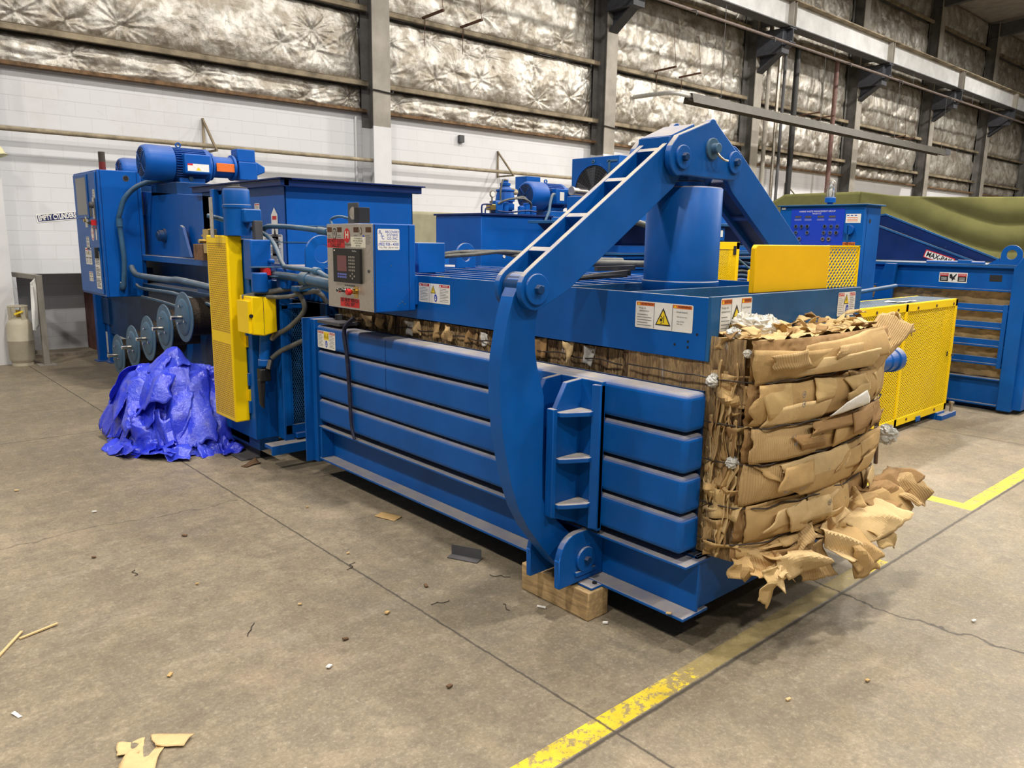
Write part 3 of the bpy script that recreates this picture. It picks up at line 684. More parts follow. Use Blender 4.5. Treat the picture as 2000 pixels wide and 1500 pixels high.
        c.add([(X(p.x+q.x),y,p.y+q.y) for y in (2.48,2.597) for p in P0 for q in (n*0,n*.012)],[(0,1,3,2),(4,6,7,5),(0,2,6,4),(1,5,7,3),(0,4,5,1),(2,3,7,6)])
        c.build('arm_floor_strip',DKBL,B)
        for k in (0,1):
            M().box(*xx(2.90+.0,2.9+.001),2.5,2.51,1.9,1.901) if False else None
    sg=1 if s>0 else -1
    for (px,pz),yy,rw in (((2.326,1.582),2.45,.068),):
        M().cyl((X(px),yy-.012,pz),(X(px),yy+.001,pz),rw).build('pin_washer',BLUE,B,bevel=.003)
        M().cyl((X(px),yy-.035,pz),(X(px),2.64,pz),.022,n=6).build('pin',DKBL,B,bevel=.003)
        M().cyl((X(px),2.48,pz),(X(px),2.596,pz),.072).build('pin_bush',DKBL,B,bevel=.004)
    M().cyl((X(2.292),2.50,1.578),(X(2.270),2.50,1.578),.008).build('grease_fitting',CHROME,B)
# crown plates on top of the press cylinder
cr=arc(3.255,2.203,.098,150,250,6)+[(3.28,2.118),(3.70,2.116)]+arc(3.712,2.195,.078,-80,20,5)+[(3.745,2.262)]+arc(3.505,2.375,.036,30,150,6)+[(3.223,2.306)]
for ya in (2.405,2.63): M().prism(cr,'y',ya,ya+.035).build('crown_plate',ARMB,B,bevel=.005)
m_=M(); d=Vector((3.475-3.223,0,2.405-2.306)).normalized()
for a,b in (((3.24,2.300),(3.20,2.175)),):
    pass
m_.bar((3.30,2.44,2.332),(3.30,2.63,2.332),.20,.02,up=(-d.z,0,d.x)); m_.build('crown_web',BLUE,B,bevel=.003)
M().bar((3.205,2.44,2.24),(3.205,2.63,2.24),.03,.12).build('crown_web',BLUE,B,bevel=.003)
for px,pz,r in ((3.257,2.203,.058),(3.712,2.209,.058)):
    M().cyl((px,2.392,pz),(px,2.406,pz),r).build('pin_washer',BLUE,B,bevel=.003)
    M().cyl((px,2.372,pz),(px,2.69,pz),.021,n=6).build('pin',DKBL,B,bevel=.003)
    M().cyl((px,2.485,pz),(px,2.596,pz),.07).build('pin_bush',DKBL,B,bevel=.004)
M().cyl((3.502,2.392,2.262),(3.502,2.406,2.262),.054).build('pin_washer',SPOOLB,B,bevel=.003)
M().cyl((3.502,2.36,2.262),(3.502,2.69,2.262),.026).build('pin',SPOOLB,B,bevel=.004)
M().tube([(3.495,2.37,2.245),(3.505,2.355,2.222),(3.535,2.35,2.208),(3.57,2.35,2.205)],.006,6).build('cotter_pin',STEEL,B)
# press cylinder
M().lathe((3.505,2.56,1.50),(3.505,2.56,2.2),[(0,.20),(.04,.20),(.045,.205),(.085,.205),(.09,.198),(.565,.198),(.572,.19),(.572,.10),(.60,.10),(.60,.07)],48).build('press_cylinder',BLUE,B,ang=50)
M().cyl((3.505,2.56,2.06),(3.505,2.56,2.2),.06).build('cylinder_rod',STEEL,B)
M().box(3.43,3.58,2.49,2.63,2.105,2.2).build('rod_clevis',DKBL,B,bevel=.008)
# upper box of the chamber
zt,zb=1.562,1.288; T_=.018; x0,x1=2.82,4.22
u=M(); u.box(x0,x0+T_,1.908,5.16,zb,zt); u.build('upper_side_plate',BLUE,B,bevel=.002)
M().box(x1-T_,x1,1.908,5.16,zb,zt).build('upper_side_plate',BLUE,B,bevel=.002)
M().box(x0,x1,1.89,1.908,zb,zt+.004).build('upper_end_plate',BLUED,B,bevel=.002)
M().box(x0+T_,x1-T_,2.335,2.35,zb+.02,zt).build('cross_plate',BLUED,B,bevel=.002)
M().box(x0+T_,x1-T_,2.80,2.82,zb+.02,zt).build('cross_plate',BLUED,B,bevel=.002)
M().box(x0+T_,x1-T_,1.91,5.16,1.30,1.318).build('press_floor',BLUED,B)
for x in (2.98,3.14,3.30,3.46,3.70,3.86,4.02): M().box(x,x+.014,2.82,5.16,1.318,zt).build('top_stiffener',BLUE,B,bevel=.002)
M().cyl((3.505,2.56,1.318),(3.505,2.56,1.50),.12).build('cylinder_socket',BLUE,B)
# lower front plate and floor of the chamber
M().box(2.785,4.255,1.86,1.875,.165,.42).build('front_sill_plate',BLUE,B,bevel=.002)
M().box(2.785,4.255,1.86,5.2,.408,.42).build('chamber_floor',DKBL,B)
for k,z in ((2,.812),(3,.9945)): M().box(XF-.0012,XF+.002,4.205,4.209,z+.004,z+.150).build('beam_seam',NAVY,B)
# stickers on the upper box
sticker(B,FX(x0,2.298,1.402),.318,.122,'crush'); 
sticker(B,FY(2.885,1.89,1.392),.245,.165,'crush'); sticker(B,FY(3.955,1.89,1.42),.195,.125,'shock')
sticker(B,FX(x0,4.035,1.40),.32,.118,'shock')
sticker(B,FX(XF-.001,5.10,1.003),.255,.125,'tie')
# small top labels
for y in (4.02,3.28):
    s_=M(); s_.rect(FX(2.975,y+.1,1.525),0,0,.2,.03,.003,CREAM); s_.rect(FX(2.975,y+.1,1.525),.0,0,.06,.03,.0036,RED); s_.rect(FX(2.975,y+.1,1.525),.08,0,.14,.03,.0036,WARNY); s_.build('edge_label',None,B)
# bolt holes
h=M()
for y,z in ((2.0,1.365),(2.0,1.34),(2.07,1.345),(1.955,1.40)): h.disc(FX(x0,y,z),0,0,.006,.001,DARK,12)
h.build('bolt_hole',None,B)
# yellow guard on the end plate
yg=M(); yg.prism([(3.20,1.565),(3.905,1.565),(3.905,1.785),(3.215,1.785),(3.20,1.77)],'y',1.93,1.955); pass
yg.build('yellow_guard',YELD,B,bevel=.004)
yg=M(); yg.c=YEL; expanded(yg,FY(3.905,1.943,1.565),.345,.215,.036,.030,.0065,.004)
yg.box(4.246,4.256,1.935,1.95,1.565,1.782); yg.box(3.905,4.256,1.935,1.95,1.776,1.786)
yg.build('guard_mesh',YEL,B)
# lifting eyes
def eye(x,y,z,r,h_,fr,par,mt=BLUE,name='lifting_eye',t=.025):
    e=M(); 
    n=28; ro,ri=r,r*.5
    if fr=='y': P=lambda a,b,t_:(x+a,y+t_,z+b)
    else: P=lambda a,b,t_:(x+t_,y+a,z+b)
    out=[];inn=[]
    for i in range(32):
        an=R_(180-i*360/32); c_=math.cos(an); sn=math.sin(an)
        out.append((ro*c_,ro*sn) if sn>=-1e-6 else (ro*max(-1,min(1,c_*1.45)),-h_)); inn.append((ri*c_,ri*sn))
    k=len(out); vs=[P(a,b,t_) for t_ in (-t/2,t/2) for a,b in out+inn]
    fs=[]
    for i in range(k):
        j=(i+1)%k
        fs+=[(i,j,k+j,k+i),(2*k+i,3*k+i,3*k+j,2*k+j),(i,2*k+i,2*k+j,j),(k+i,k+j,3*k+j,3*k+i)]
    e.add(vs,fs); return e.build(name,mt,par,bevel=.003)
eye(2.83,5.30,1.665,.135,.17,'y',B); eye(3.87,4.9,1.66,.095,.10,'y',B)
# hopper
hp=M(); hx0,hx1,hy0,hy1,hz=2.90,4.14,6.02,7.80,2.235
hp.box(hx0,hx0+.012,hy0,hy1,1.25,hz); hp.box(hx1-.012,hx1,hy0,hy1,1.25,hz); hp.box(hx0,hx1,hy0,hy0+.012,1.25,hz); hp.box(hx0,hx1,hy1-.012,hy1,1.25,hz)
hp.build('hopper',BLUE2,B,bevel=.003)
fg=M(); fg.box(hx0-.03,hx1+.06,hy0-.06,hy0+.012,hz-.055,hz); fg.box(hx0-.06,hx0+.012,hy0-.06,hy1+.1,hz-.05,hz)
fg.box(hx0-.07,hx1+.09,hy0-.08,hy0+.03,hz,hz+.012); fg.box(hx0-.08,hx0+.03,hy0-.08,hy1+.12,hz,hz+.012); fg.box(hx1-.02,hx1+.06,hy0,hy1,hz,hz+.012)
fg.build('hopper_flange',NAVY,B,bevel=.002)
ws=M(); ws.bar((hx0-.002,6.02,1.74),(hx0-.002,7.3,1.745),.006,.006); ws.bar((hx0,6.017,1.74),(hx1,6.017,1.735),.006,.006); ws.bar((hx0,6.015,1.875),(hx1,6.015,1.872),.008,.008); ws.build('weld_seam',SPOOLB,B)
fr_=M(); fr_.box(2.86,2.90,7.22,7.30,1.55,2.20); fr_.box(2.86,2.90,6.9,7.30,2.15,2.2); fr_.box(2.80,2.9,7.28,7.34,1.5,2.20); fr_.build('hopper_frame',BLUE,B,bevel=.003)
# lower connecting body under the hopper
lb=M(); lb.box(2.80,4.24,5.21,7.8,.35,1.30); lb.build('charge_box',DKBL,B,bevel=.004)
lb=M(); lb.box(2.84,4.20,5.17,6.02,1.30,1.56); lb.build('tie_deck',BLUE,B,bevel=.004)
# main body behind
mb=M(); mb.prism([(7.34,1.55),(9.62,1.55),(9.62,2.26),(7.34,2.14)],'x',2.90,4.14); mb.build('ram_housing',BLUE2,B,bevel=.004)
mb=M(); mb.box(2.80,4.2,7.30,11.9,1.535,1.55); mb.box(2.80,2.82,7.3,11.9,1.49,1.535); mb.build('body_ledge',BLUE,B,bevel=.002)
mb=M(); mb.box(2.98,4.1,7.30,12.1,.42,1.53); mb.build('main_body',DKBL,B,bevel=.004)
mb=M(); mb.box(2.80,2.98,7.3,11.9,1.20,1.225); mb.box(2.78,2.80,7.3,11.9,1.16,1.235); mb.build('side_channel',BLUED,B,bevel=.002)
for (x,y) in ((2.93,12.02),(3.02,11.78),(4.0,12.0)):
    lg=M(); lg.box(x-.05,x+.05,y-.06,y+.06,0.012,1.3); lg.box(x-.09,x+.09,y-.1,y+.1,0,.012); lg.build('support_leg',BLUE2,B,bevel=.003)
mb=M(); mb.box(2.95,3.3,11.6,11.95,.55,.9); mb.build('leg_gusset',DKBL,B)
mb=M(); mb.box(2.86,4.1,7.4,9.2,.2,.75); mb.build('skirt_plate',BLUE2,B,bevel=.004)
M().lathe((2.90,8.95,1.77),(2.80,8.95,1.77),[(0,.075),(.02,.075),(.02,.06),(.07,.06),(.07,.045),(.085,.04)],24).build('roller_boss',DKBL,B)
M().lathe((2.90,7.42,1.93),(2.80,7.42,1.93),[(0,.085),(.03,.085),(.03,.05),(.06,.05)],24).build('gauge_port',DKGREY,B)
f=M(); f.prism([(8.30,1.56),(8.02,1.56),(8.20,1.86),(8.27,1.88),(8.30,1.82)],'x',2.83,2.86); f.build('side_gusset',BLUE,B,bevel=.004)
# valve and brass fittings
v=M(); v.box(2.72,2.80,7.22,7.36,1.62,1.84,BRASS); v.cyl((2.78,7.3,1.78),(2.78,7.52,1.78),.014,m=BRASS); v.cyl((2.78,7.3,1.68),(2.78,7.45,1.68),.018,m=CHROME); v.cyl((2.78,7.3,1.73),(2.66,7.3,1.73),.02,m=BRASS)
v.build('valve_block',None,B,bevel=.003)
# painted conduits along the left body
cd=M(); cd.tube([(2.66,9.40,1.42),(2.66,9.3,1.36),(2.66,9.1,1.335),(2.66,8.2,1.335),(2.66,7.8,1.345),(2.66,6.6,1.30)],.032,10); cd.build('conduit',HOSEB,B)
cd=M(); cd.tube([(2.70,9.4,1.22),(2.70,9.2,1.19),(2.70,8.3,1.20),(2.70,8.0,1.19),(2.70,6.6,1.12)],.018,8); cd.build('conduit',HOSEB,B)
cd=M(); cd.tube([(2.72,9.3,1.09),(2.72,8.6,1.08),(2.72,7.9,1.05),(2.72,6.7,1.0)],.016,8); cd.build('conduit',HOSEB,B)
# upper-side bits seen beyond the control box
M().cyl((4.14,6.1,1.86),(4.18,6.1,1.86),.012).build('hopper_bolt',STEEL,B)
bx=M(); bx.box(4.0,4.2,5.55,5.75,1.56,1.66); bx.build('terminal_box',BLUE,B,bevel=.005)
jb=M(); jb.box(3.0,3.22,4.30,4.5,1.56,1.76); jb.build('junction_box',BLUE,B,bevel=.005)
hs=M(); P=[(3.22,4.42,1.66),(3.3,4.36,1.69),(3.45,4.30,1.70),(3.62,4.22,1.70),(3.72,4.15,1.68),(3.86,4.1,1.68)]
hs.tube(P,.014,8); hs.tube([(x,y-.03,z-.02*math.sin(i*1.1)) for i,(x,y,z) in enumerate(P)],.014,8); hs.tube([(3.70,4.15,1.68),(3.78,4.0,1.65),(3.82,3.95,1.57)],.015,8); hs.build('hydraulic_hose',HOSE,B)
jb=M(); jb.box(3.84,3.9,4.05,4.2,1.58,1.71); jb.build('valve_cover',BLUED,B,bevel=.01)
hs=M(); hs.tube([(3.30,3.05,1.62),(3.15,3.0,1.60),(3.10,2.95,1.60),(3.18,2.90,1.60),(3.32,2.90,1.60)],.02,10); 
hs=M(); hs.tube([(3.95,3.35,1.66),(3.62,3.45,1.665),(3.50,3.40,1.665),(3.50,3.30,1.66),(3.60,3.22,1.655),(3.90,3.1,1.65)],.022,10); hs.build('hydraulic_hose',HOSE,B)
hs=M(); hs.tube([(2.84,2.95,1.575),(2.95,2.9,1.585),(3.10,2.85,1.60),(3.34,2.80,1.61)],.014,8); hs.bar((3.12,2.86,1.60),(3.36,2.80,1.62),.04,.03); hs.bar((3.2,2.9,1.64),(3.45,2.84,1.645),.03,.025); hs.build('loose_bars',DKGREY,B)
bs=M(); bs.cyl((2.79,5.0,1.20),(2.79,5.0,1.24),.03,n=6); bs.box(2.67,2.83,4.78,5.1,1.18,1.2); bs.build('latch_plate',DKGREY,B)
# hanging dark strap over the door beams
hs=M(); hs.tube([(2.72,4.66,1.25),(2.655,4.69,1.17),(2.652,4.66,1.0),(2.655,4.645,.8),(2.652,4.63,.62),(2.653,4.62,.50),(2.650,4.58,.42)],lambda t:.017-.006*t,8); hs.build('hanging_strap',plain('old_strap',(.015,.018,.05),.6,var=.8,scale=20),B)
# ---- control box
cb=M(); cb.box(2.5,2.80,4.045,4.60,1.342,1.872); cb=cb.build('control_box',BLUE2,B,bevel=.006)
q=M(); q.box(2.494,2.5,4.048,4.597,1.345,1.870); q.build('front_panel',STAIN,cb,bevel=.002)
fr=FX(2.494,4.597,1.345); W_,H_=.549,.525
ta=lambda a:.105+(a-.20)*1.5
tb=lambda b:.165+(b-.195)*.955
q=M(); q.fbox(fr,ta(.20),ta(.415),tb(.195),tb(.415),0,.018,INK); q.rect(fr,ta(.235),tb(.268),ta(.312),tb(.37),.019,SCRRED)
KB=plain('key_blue',(.12,.16,.55),.5)
for i in range(4):
    for j in range(5): q.rect(fr,ta(.328+.0135*i),tb(.272+.021*j),ta(.328+.0135*i+.009),tb(.272+.021*j+.012),.019,GREYP)
for i in range(5):
    for j in range(2): q.rect(fr,ta(.236+.0155*i),tb(.225+.018*j),ta(.236+.0155*i+.012),tb(.225+.018*j+.012),.019,KB)
for a,b in ((.352,.250),(.352,.220),(.336,.235),(.368,.235)): q.rect(fr,ta(a),tb(b),ta(a+.010),tb(b+.012),.019,GREYP)
q.rect(fr,ta(.208),tb(.398),ta(.218),tb(.406),.019,WHITE); q.text(fr,'PanelView',ta(.375),tb(.401),.009,.019,WHITE)
q.build('operator_terminal',None,cb,bevel=.0)
q=M(); off=.001
for a,w_ in ((.01,.055),(.135,.055),(.335,.06),(.475,.062)): q.rect(fr,a,.475,a+w_,.505,off,RUST); [q.rect(fr,a,.405+.012*k,a+w_*(.9 if k%2 else .7),.409+.012*k,off,GREYINK) for k in range(5)]
q.disc(fr,.10,.465,.026,off,INK,ry=.036); q.disc(fr,.10,.465,.020,off+.0005,STAIN,ry=.028); q.text(fr,'R',.10,.465,.03,off+.001,INK)
q.disc(fr,.255,.455,.036,off,RED,ry=.045); q.text(fr,'H',.255,.457,.045,off+.0006,CREAM,None,.03); q.text(fr,'Harris',.27,.402 if 0 else .400,.022,.0019,RUST)
q.disc(fr,.42,.482,.014,off,RUST,ry=.022);q.disc(fr,.42,.482,.010,off+.0005,STAIN,ry=.017);q.disc(fr,.45,.435,.016,off,SBLUE,ry=.024);q.disc(fr,.45,.432,.008,off+.0005,WHITE,ry=.013)
q.build('door_graphics',None,cb)
q=M(); q.rect(fr,.005,.378,.225,.434,.0012,RED); q.text(fr,'DO NOT TOUCH',.115,.419,.023,.002,INK,.20,.02); q.text(fr,'CALL EXT',.115,.393,.022,.002,INK,.14,.02); q.build('red_tape_notice',None,cb); q=M()
q.rect(fr,.155,.012,.385,.068,.0012,RED); q.text(fr,'DO NOT TOUCH',.27,.053,.022,.002,INK,.21,.02); q.text(fr,'CALL EXT',.27,.028,.021,.002,INK,.14,.02)
q.build('red_tape_notice',None,cb)
q=M(); q.rect(fr,.30,.384,.475,.448,.0012,CREAM)
for k,t in enumerate(['IF THE BALER IS','NOT IN USE PLACE','STOP IN AND','BUTTON']): q.text(fr,t,.388,.438-.0145*k,.010,.002,INK,.15)
q.build('paper_notice',None,cb)
for a,mt,l in ((.205,CHROME,.05),(.245,CHROME,.035),(.285,CHROME,.045)):
    q=M(); q.cyl(fr.p(a,.115,0),fr.p(a,.115,.02),.017,m=CHROME); q.cyl(fr.p(a,.115,.018),fr.p(a,.115,l),.013,m=CHROME); q.cyl(fr.p(a,.115,l),fr.p(a,.115,l+.004),.009,m=INK); q.build('push_button',None,cb,bevel=.002)
q=M(); q.rect(fr,.325,.075,.375,.145,.001,BRASS); q.cyl(fr.p(.35,.115,0),fr.p(.35,.115,.03),.015,m=BRASS); q.cyl(fr.p(.33,.112,.03),fr.p(.33,.112,.055),.02,m=RED); q.build('emergency_stop',None,cb,bevel=.002)
for k in range(5): pass
q=M(); [q.rect(fr,.215+.026*k,.142,.231+.026*k,.152,.001,GREYINK) for k in range(5)]; q.build('button_labels',None,cb)
q=M(); q.cyl(fr.p(.505,.245,0),fr.p(.505,.245,.006),.009,m=DKGREY); q.build('door_lock',None,cb)
sd=FY(2.5,4.045,1.342)
q=M(); rrect(q,sd,.028,.375,.155,.125,.001,WHITE)
q.text(sd,'RECOVERY',.132,.482,.015,.0016,SBLUE);q.text(sd,'SYSTEMS',.132,.463,.015,.0016,SBLUE);q.text(sd,'CO. INC',.132,.444,.015,.0016,SBLUE)
q.text(sd,'Recycling Equipment Specialists',.105,.427,.007,.0016,GREYINK,.14);q.text(sd,'(952) 935 - 4330',.105,.409,.0175,.0016,SBLUE,.142,.01);q.text(sd,'TOLL FREE - 800-831-4330',.105,.390,.009,.0016,GREYINK,.135)
q.text(sd,'R',.045,.48,.024,.0016,SBLUE);q.text(sd,'S',.056,.465,.022,.0016,SBLUE);q.text(sd,'C',.066,.448,.022,.0016,SBLUE); q.build('company_sticker',None,cb)
q=M(); q.fbox(sd,.006,.010,.005,.525,0,.0015,DARK); q.fbox(sd,.25,.253,.005,.525,0,.0015,NAVY); q.build('door_seam',None,cb)
q=M(); 
for a,b,r in ((.09,.345,.004),(.19,.33,.003),(.12,.28,.006),(.16,.17,.004),(.18,.05,.006),(.2,.06,.008),(.05,.10,.003),(.22,.045,.007),(.165,.035,.005)): q.disc(sd,a,b,r,.001,SPOOLB,6,ry=r*.6)
q.build('paint_chip',None,cb)
# camera-like sensor on top of the control box
q=M(); q.box(2.56,2.70,4.32,4.52,1.872,1.876,STEEL); q.fbox(FX(2.60,4.51,1.875),0,.13,0,.13,-.006,0,DKGREY); q.disc(FX(2.60,4.51,1.875),.065,.065,.04,.002,STEEL); q.box(2.58,2.66,4.34,4.40,1.88,1.975,BLACK); q.build('sensor_bracket',None,cb,bevel=.003)
q=M(); q.tube([(2.55,4.62,1.86),(2.55,4.64,1.90),(2.58,4.58,1.92),(2.62,4.5,1.90),(2.63,4.47,1.872)],.009,8); q.build('cable_loop',HOSEB,cb)
q=M(); q.box(2.80,2.83,4.05,4.6,1.38,1.56); q.build('mounting_rail',BLUE2,cb)
# conduits running from the tying head to the control box
for P,r in (([(2.30,6.10,1.935),(2.40,6.0,1.90),(2.60,5.72,1.79),(2.60,5.48,1.59),(2.60,5.40,1.565),(2.60,4.97,1.554),(2.60,4.80,1.52),(2.62,4.60,1.49)],.017),
            ([(2.60,5.76,1.50),(2.60,5.5,1.50),(2.60,5.15,1.494)],.028),([(2.60,5.16,1.494),(2.60,4.80,1.478),(2.62,4.58,1.45)],.042),
            ([(2.60,5.78,1.80),(2.60,5.77,1.84),(2.62,5.70,1.86),(2.70,5.5,1.855),(2.66,5.0,1.83),(2.62,4.60,1.80)],.019),
            ([(2.60,5.2,1.42),(2.60,5.0,1.45),(2.60,4.8,1.43),(2.6,4.6,1.40)],.014)):
    M().tube(P,r,12).build('conduit',HOSEB,B)
for p,q_ in (((2.60,5.16,1.494),(2.60,5.06,1.492)),((2.66,5.02,1.831),(2.64,4.86,1.822)),((2.6,4.99,1.556),(2.6,4.92,1.553))): M().cyl(p,q_,.05 if p[2]<1.5 else .026).build('conduit_coupling',HOSEB,B,bevel=.006)
# ================================================================== timber block
t=M().box(2.572,2.714,2.306,2.778,0,.146).build('timber_block',WOOD,bevel=.006); tag(t,'weathered square timber block under the lever pivot of the blue baler','timber')
def slotmat(k=1,zs=1.6):
    m,nt,b=nodes('pressed_cardboard_edges')
    g=N(nt,'ShaderNodeNewGeometry'); mp=N(nt,'ShaderNodeMapping'); mp.inputs['Scale'].default_value=(1,9,zs); nt.links.new(g.outputs['Position'],mp.inputs[0])
    n1=noise(nt,2.2,5,.7,mp.outputs[0],.6); mp2=N(nt,'ShaderNodeMapping'); mp2.inputs['Scale'].default_value=(1,26,2.5); nt.links.new(g.outputs['Position'],mp2.inputs[0]); n2=noise(nt,2.0,6,.75,mp2.outputs[0],1.2)
    r=ramp(nt,n1,[(.25,(.10,.055,.025)),(.42,(.33,.20,.10)),(.55,(.64,.43,.20)),(.64,(.36,.22,.11)),(.70,(.78,.74,.66)),(.80,(.40,.26,.14))])
    c=mix(nt,ramp(nt,n2,[(.40,.9*k),(.52,0.)]).outputs[0],r.outputs[0],(.035,.02,.012))
    nt.links.new(c,b.inputs['Base Color']); b.inputs['Roughness'].default_value=.8; bump(nt,b,n2,.9,.03); return m
SLOT=slotmat(); SIDE=slotmat(.5,2.2)
# ================================================================== BALES
bx0,bx1,by=2.835,4.05,1.73
WZ=[.511,.678,.872,1.037,1.226]
ZB,ZT=.43,1.40
def bulge(z):
    z=np.asarray(z,float); L=[ZB]+WZ+[ZT]; o=np.zeros_like(z)
    for a,b in zip(L[:-1],L[1:]):
        t=np.clip((z-a)/(b-a),0,1); m_=(z>=a)&(z<=b); o=np.where(m_,np.sin(np.pi*t)**.7,o)
    return o
def face(u,z):
    """front (-Y) face of the pushed out bale: u along +X 0..1, z height -> point and normal-ish"""
    u=np.asarray(u,float);z=np.asarray(z,float)
    c=np.sin(np.pi*np.clip(u,0,1))**.6
    lean=.04*(z-.5)
    y=by-.012-.085*c-.034*bulge(z)*(.4+.6*c)-lean
    x=bx0+(bx1-bx0)*u-.02*bulge(z)*(1-u)
    return x,y
BL=thing('cardboard_bale',(3.5,1.95,.42),'tied bale of flattened brown cardboard boxes bulging out of the baler mouth','bale')
# core block with crumpled surface
def core():
    n,m_=150,120
    U,Z=np.meshgrid(np.linspace(0,1,n),np.linspace(ZB,ZT,m_),indexing='ij')
    x,y=face(U,Z); d=.02*(ridged(U*14,Z*16,3,4)-.6)+.012*(fbm(U*40,Z*30,5,2)-.5)
    grid_obj('bale_front',np.stack([x,y-d+.012,Z],-1),CB[2],BL)
    n,m_=90,120
    V,Z=np.meshgrid(np.linspace(0,1,n),np.linspace(ZB,ZT,m_),indexing='ij')
    Yy=by-.01+(2.35-by)*V
    d=.035*(ridged(Yy*13+.8*Z,Z*3.2,11,4)-.55)+.012*bulge(Z)+.012*(ridged(Yy*40,Z*9,12,3)-.5)
    uv=np.stack([Z*.5,Yy],-1)
    grid_obj('bale_side',np.stack([bx0-d*np.clip(V*14,0.2,1)*np.where(Yy>1.87,.3,1),Yy,Z],-1),SIDE,BL,uv=uv)
    grid_obj('bale_side',np.stack([bx1+d*.6,Yy,Z],-1),CB[2],BL)
    A,Bq=np.meshgrid(np.linspace(0,1,120),np.linspace(0,1,70),indexing='ij')
    x,y=face(A,np.full_like(A,ZT)); yy=y+.03+(2.35-y)*Bq
    zz=ZT+.05*(ridged(x*7,yy*9,21,4)-.6)+.03*(fbm(x*26,yy*26,22,3)-.5)
    zz=np.where(yy>1.86,np.minimum(zz,1.27),zz)
    grid_obj('bale_top',np.stack([x,yy,zz],-1),CB[4],BL)
    M().box(bx0+.03,bx1-.03,by+.04,2.35,ZB+.01,ZT-.06).build('bale_core',CBD,BL)
core()
RS=np.random.RandomState(5)
def sheet(P00,P10,P11,P01,mat,parent,seed,jag=.012,fold=.014,thick=.004,res=.014,name='cardboard_sheet',curl=0,creases=3,surf=None,base=None):
    """a torn, creased piece of board between four corner points. surf: maps (s,t)->points instead"""
    c=[np.array(p,float) for p in (P00,P10,P11,P01)]
    la=max(np.linalg.norm(c[1]-c[0]),np.linalg.norm(c[2]-c[3]));lb=max(np.linalg.norm(c[3]-c[0]),np.linalg.norm(c[2]-c[1]))
    n=int(min(60,max(6,la/res)));m_=int(min(60,max(6,lb/res)))
    rs=np.random.RandomState(seed)
    s=np.linspace(0,1,n);t=np.linspace(0,1,m_)
    def e(k,L,tt): return jag/max(L,.02)*((2*fbm(tt*L/.13,tt*0+k,seed+k,2)-1)*2.2+(2*vnoise(tt*L/.022,tt*0+k,seed+k+9)-1)*.35)
    e0=e(1,la,t);e1=e(2,la,t);f0=e(3,lb,s);f1=e(4,lb,s)
    S=(e0[None,:])+(1+e1-e0)[None,:]*s[:,None]; T=(f0[:,None])+(1+f1-f0)[:,None]*t[None,:]
    P=(c[0][None,None]*((1-S)*(1-T))[...,None]+c[1]*(S*(1-T))[...,None]+c[2]*(S*T)[...,None]+c[3]*((1-S)*T)[...,None])
    nv=np.cross(c[1]-c[0],c[3]-c[0]);nv/=np.linalg.norm(nv)+1e-9
    if surf is not None: P,nv=surf(P)
    h=np.zeros_like(S)
    for k in range(creases):
        a=rs.uniform(0,np.pi);p=rs.uniform(.2,.8);q=rs.uniform(.2,.8)
        dd=(S-p)*np.cos(a)*la+(T-q)*np.sin(a)*lb
        h+=fold*rs.uniform(-1,1)*np.clip(1-np.abs(dd)/(.25*max(la,lb)+.01),0,1)*2
    def facets(k,amp):
        F1=None
        for i in range(k):
            a=rs.uniform(0,2*np.pi); pl=(S*la*np.cos(a)+T*lb*np.sin(a))*amp+rs.uniform(-.02,.02)*amp
            F1=pl if F1 is None else np.maximum(F1,pl)
        return F1-F1.mean()
    h+=(facets(6,.30)-facets(6,.30))*min(1.2,fold/.012)
    cell=.055; gx=np.floor(S*la/cell+vnoise(T*lb/.03,S*0,seed)*1.2); gy=np.floor(T*lb/cell+vnoise(S*la/.03,T*0,seed+1)*1.2)
    ga=vnoise(gx*7.3,gy*3.1,seed+4)-.5; gb=vnoise(gx*2.3,gy*8.7,seed+6)-.5
    h+=fold*.08*(fbm(S*la*16,T*lb*16,seed,2)-.5)+fold*.30*(np.abs(vnoise(S*la*9+3*vnoise(T*lb*6,S*0,seed+2),T*lb*9,seed+3)*2-1)-.5)
    h+=curl*((S-.5)**2*4+(T-.5)**2*4)*.5
    P=P+nv*h[...,None]
    uv=np.stack([S*la,T*lb],-1)
    return grid_obj(name,P,mat,parent,uv=uv,thick=thick,ang=9)
def onface(off):
    def f(P):
        u=(P[...,0]-bx0)/(bx1-bx0); z=P[...,2]; x,y=face(u,z)
        side=np.clip(-u,0,1)                                     # wraps round the corner
        W_=-u*(bx1-bx0)
        yy=np.where(u<0,face(0*u,z)[1]-off+W_*.8,y-off)
        xx=np.where(u<0,bx0-.02*bulge(z)-np.minimum(W_*.5,off+.012),x)
        return np.stack([xx,yy,z],-1),np.array([0,-1.,0])
    return f
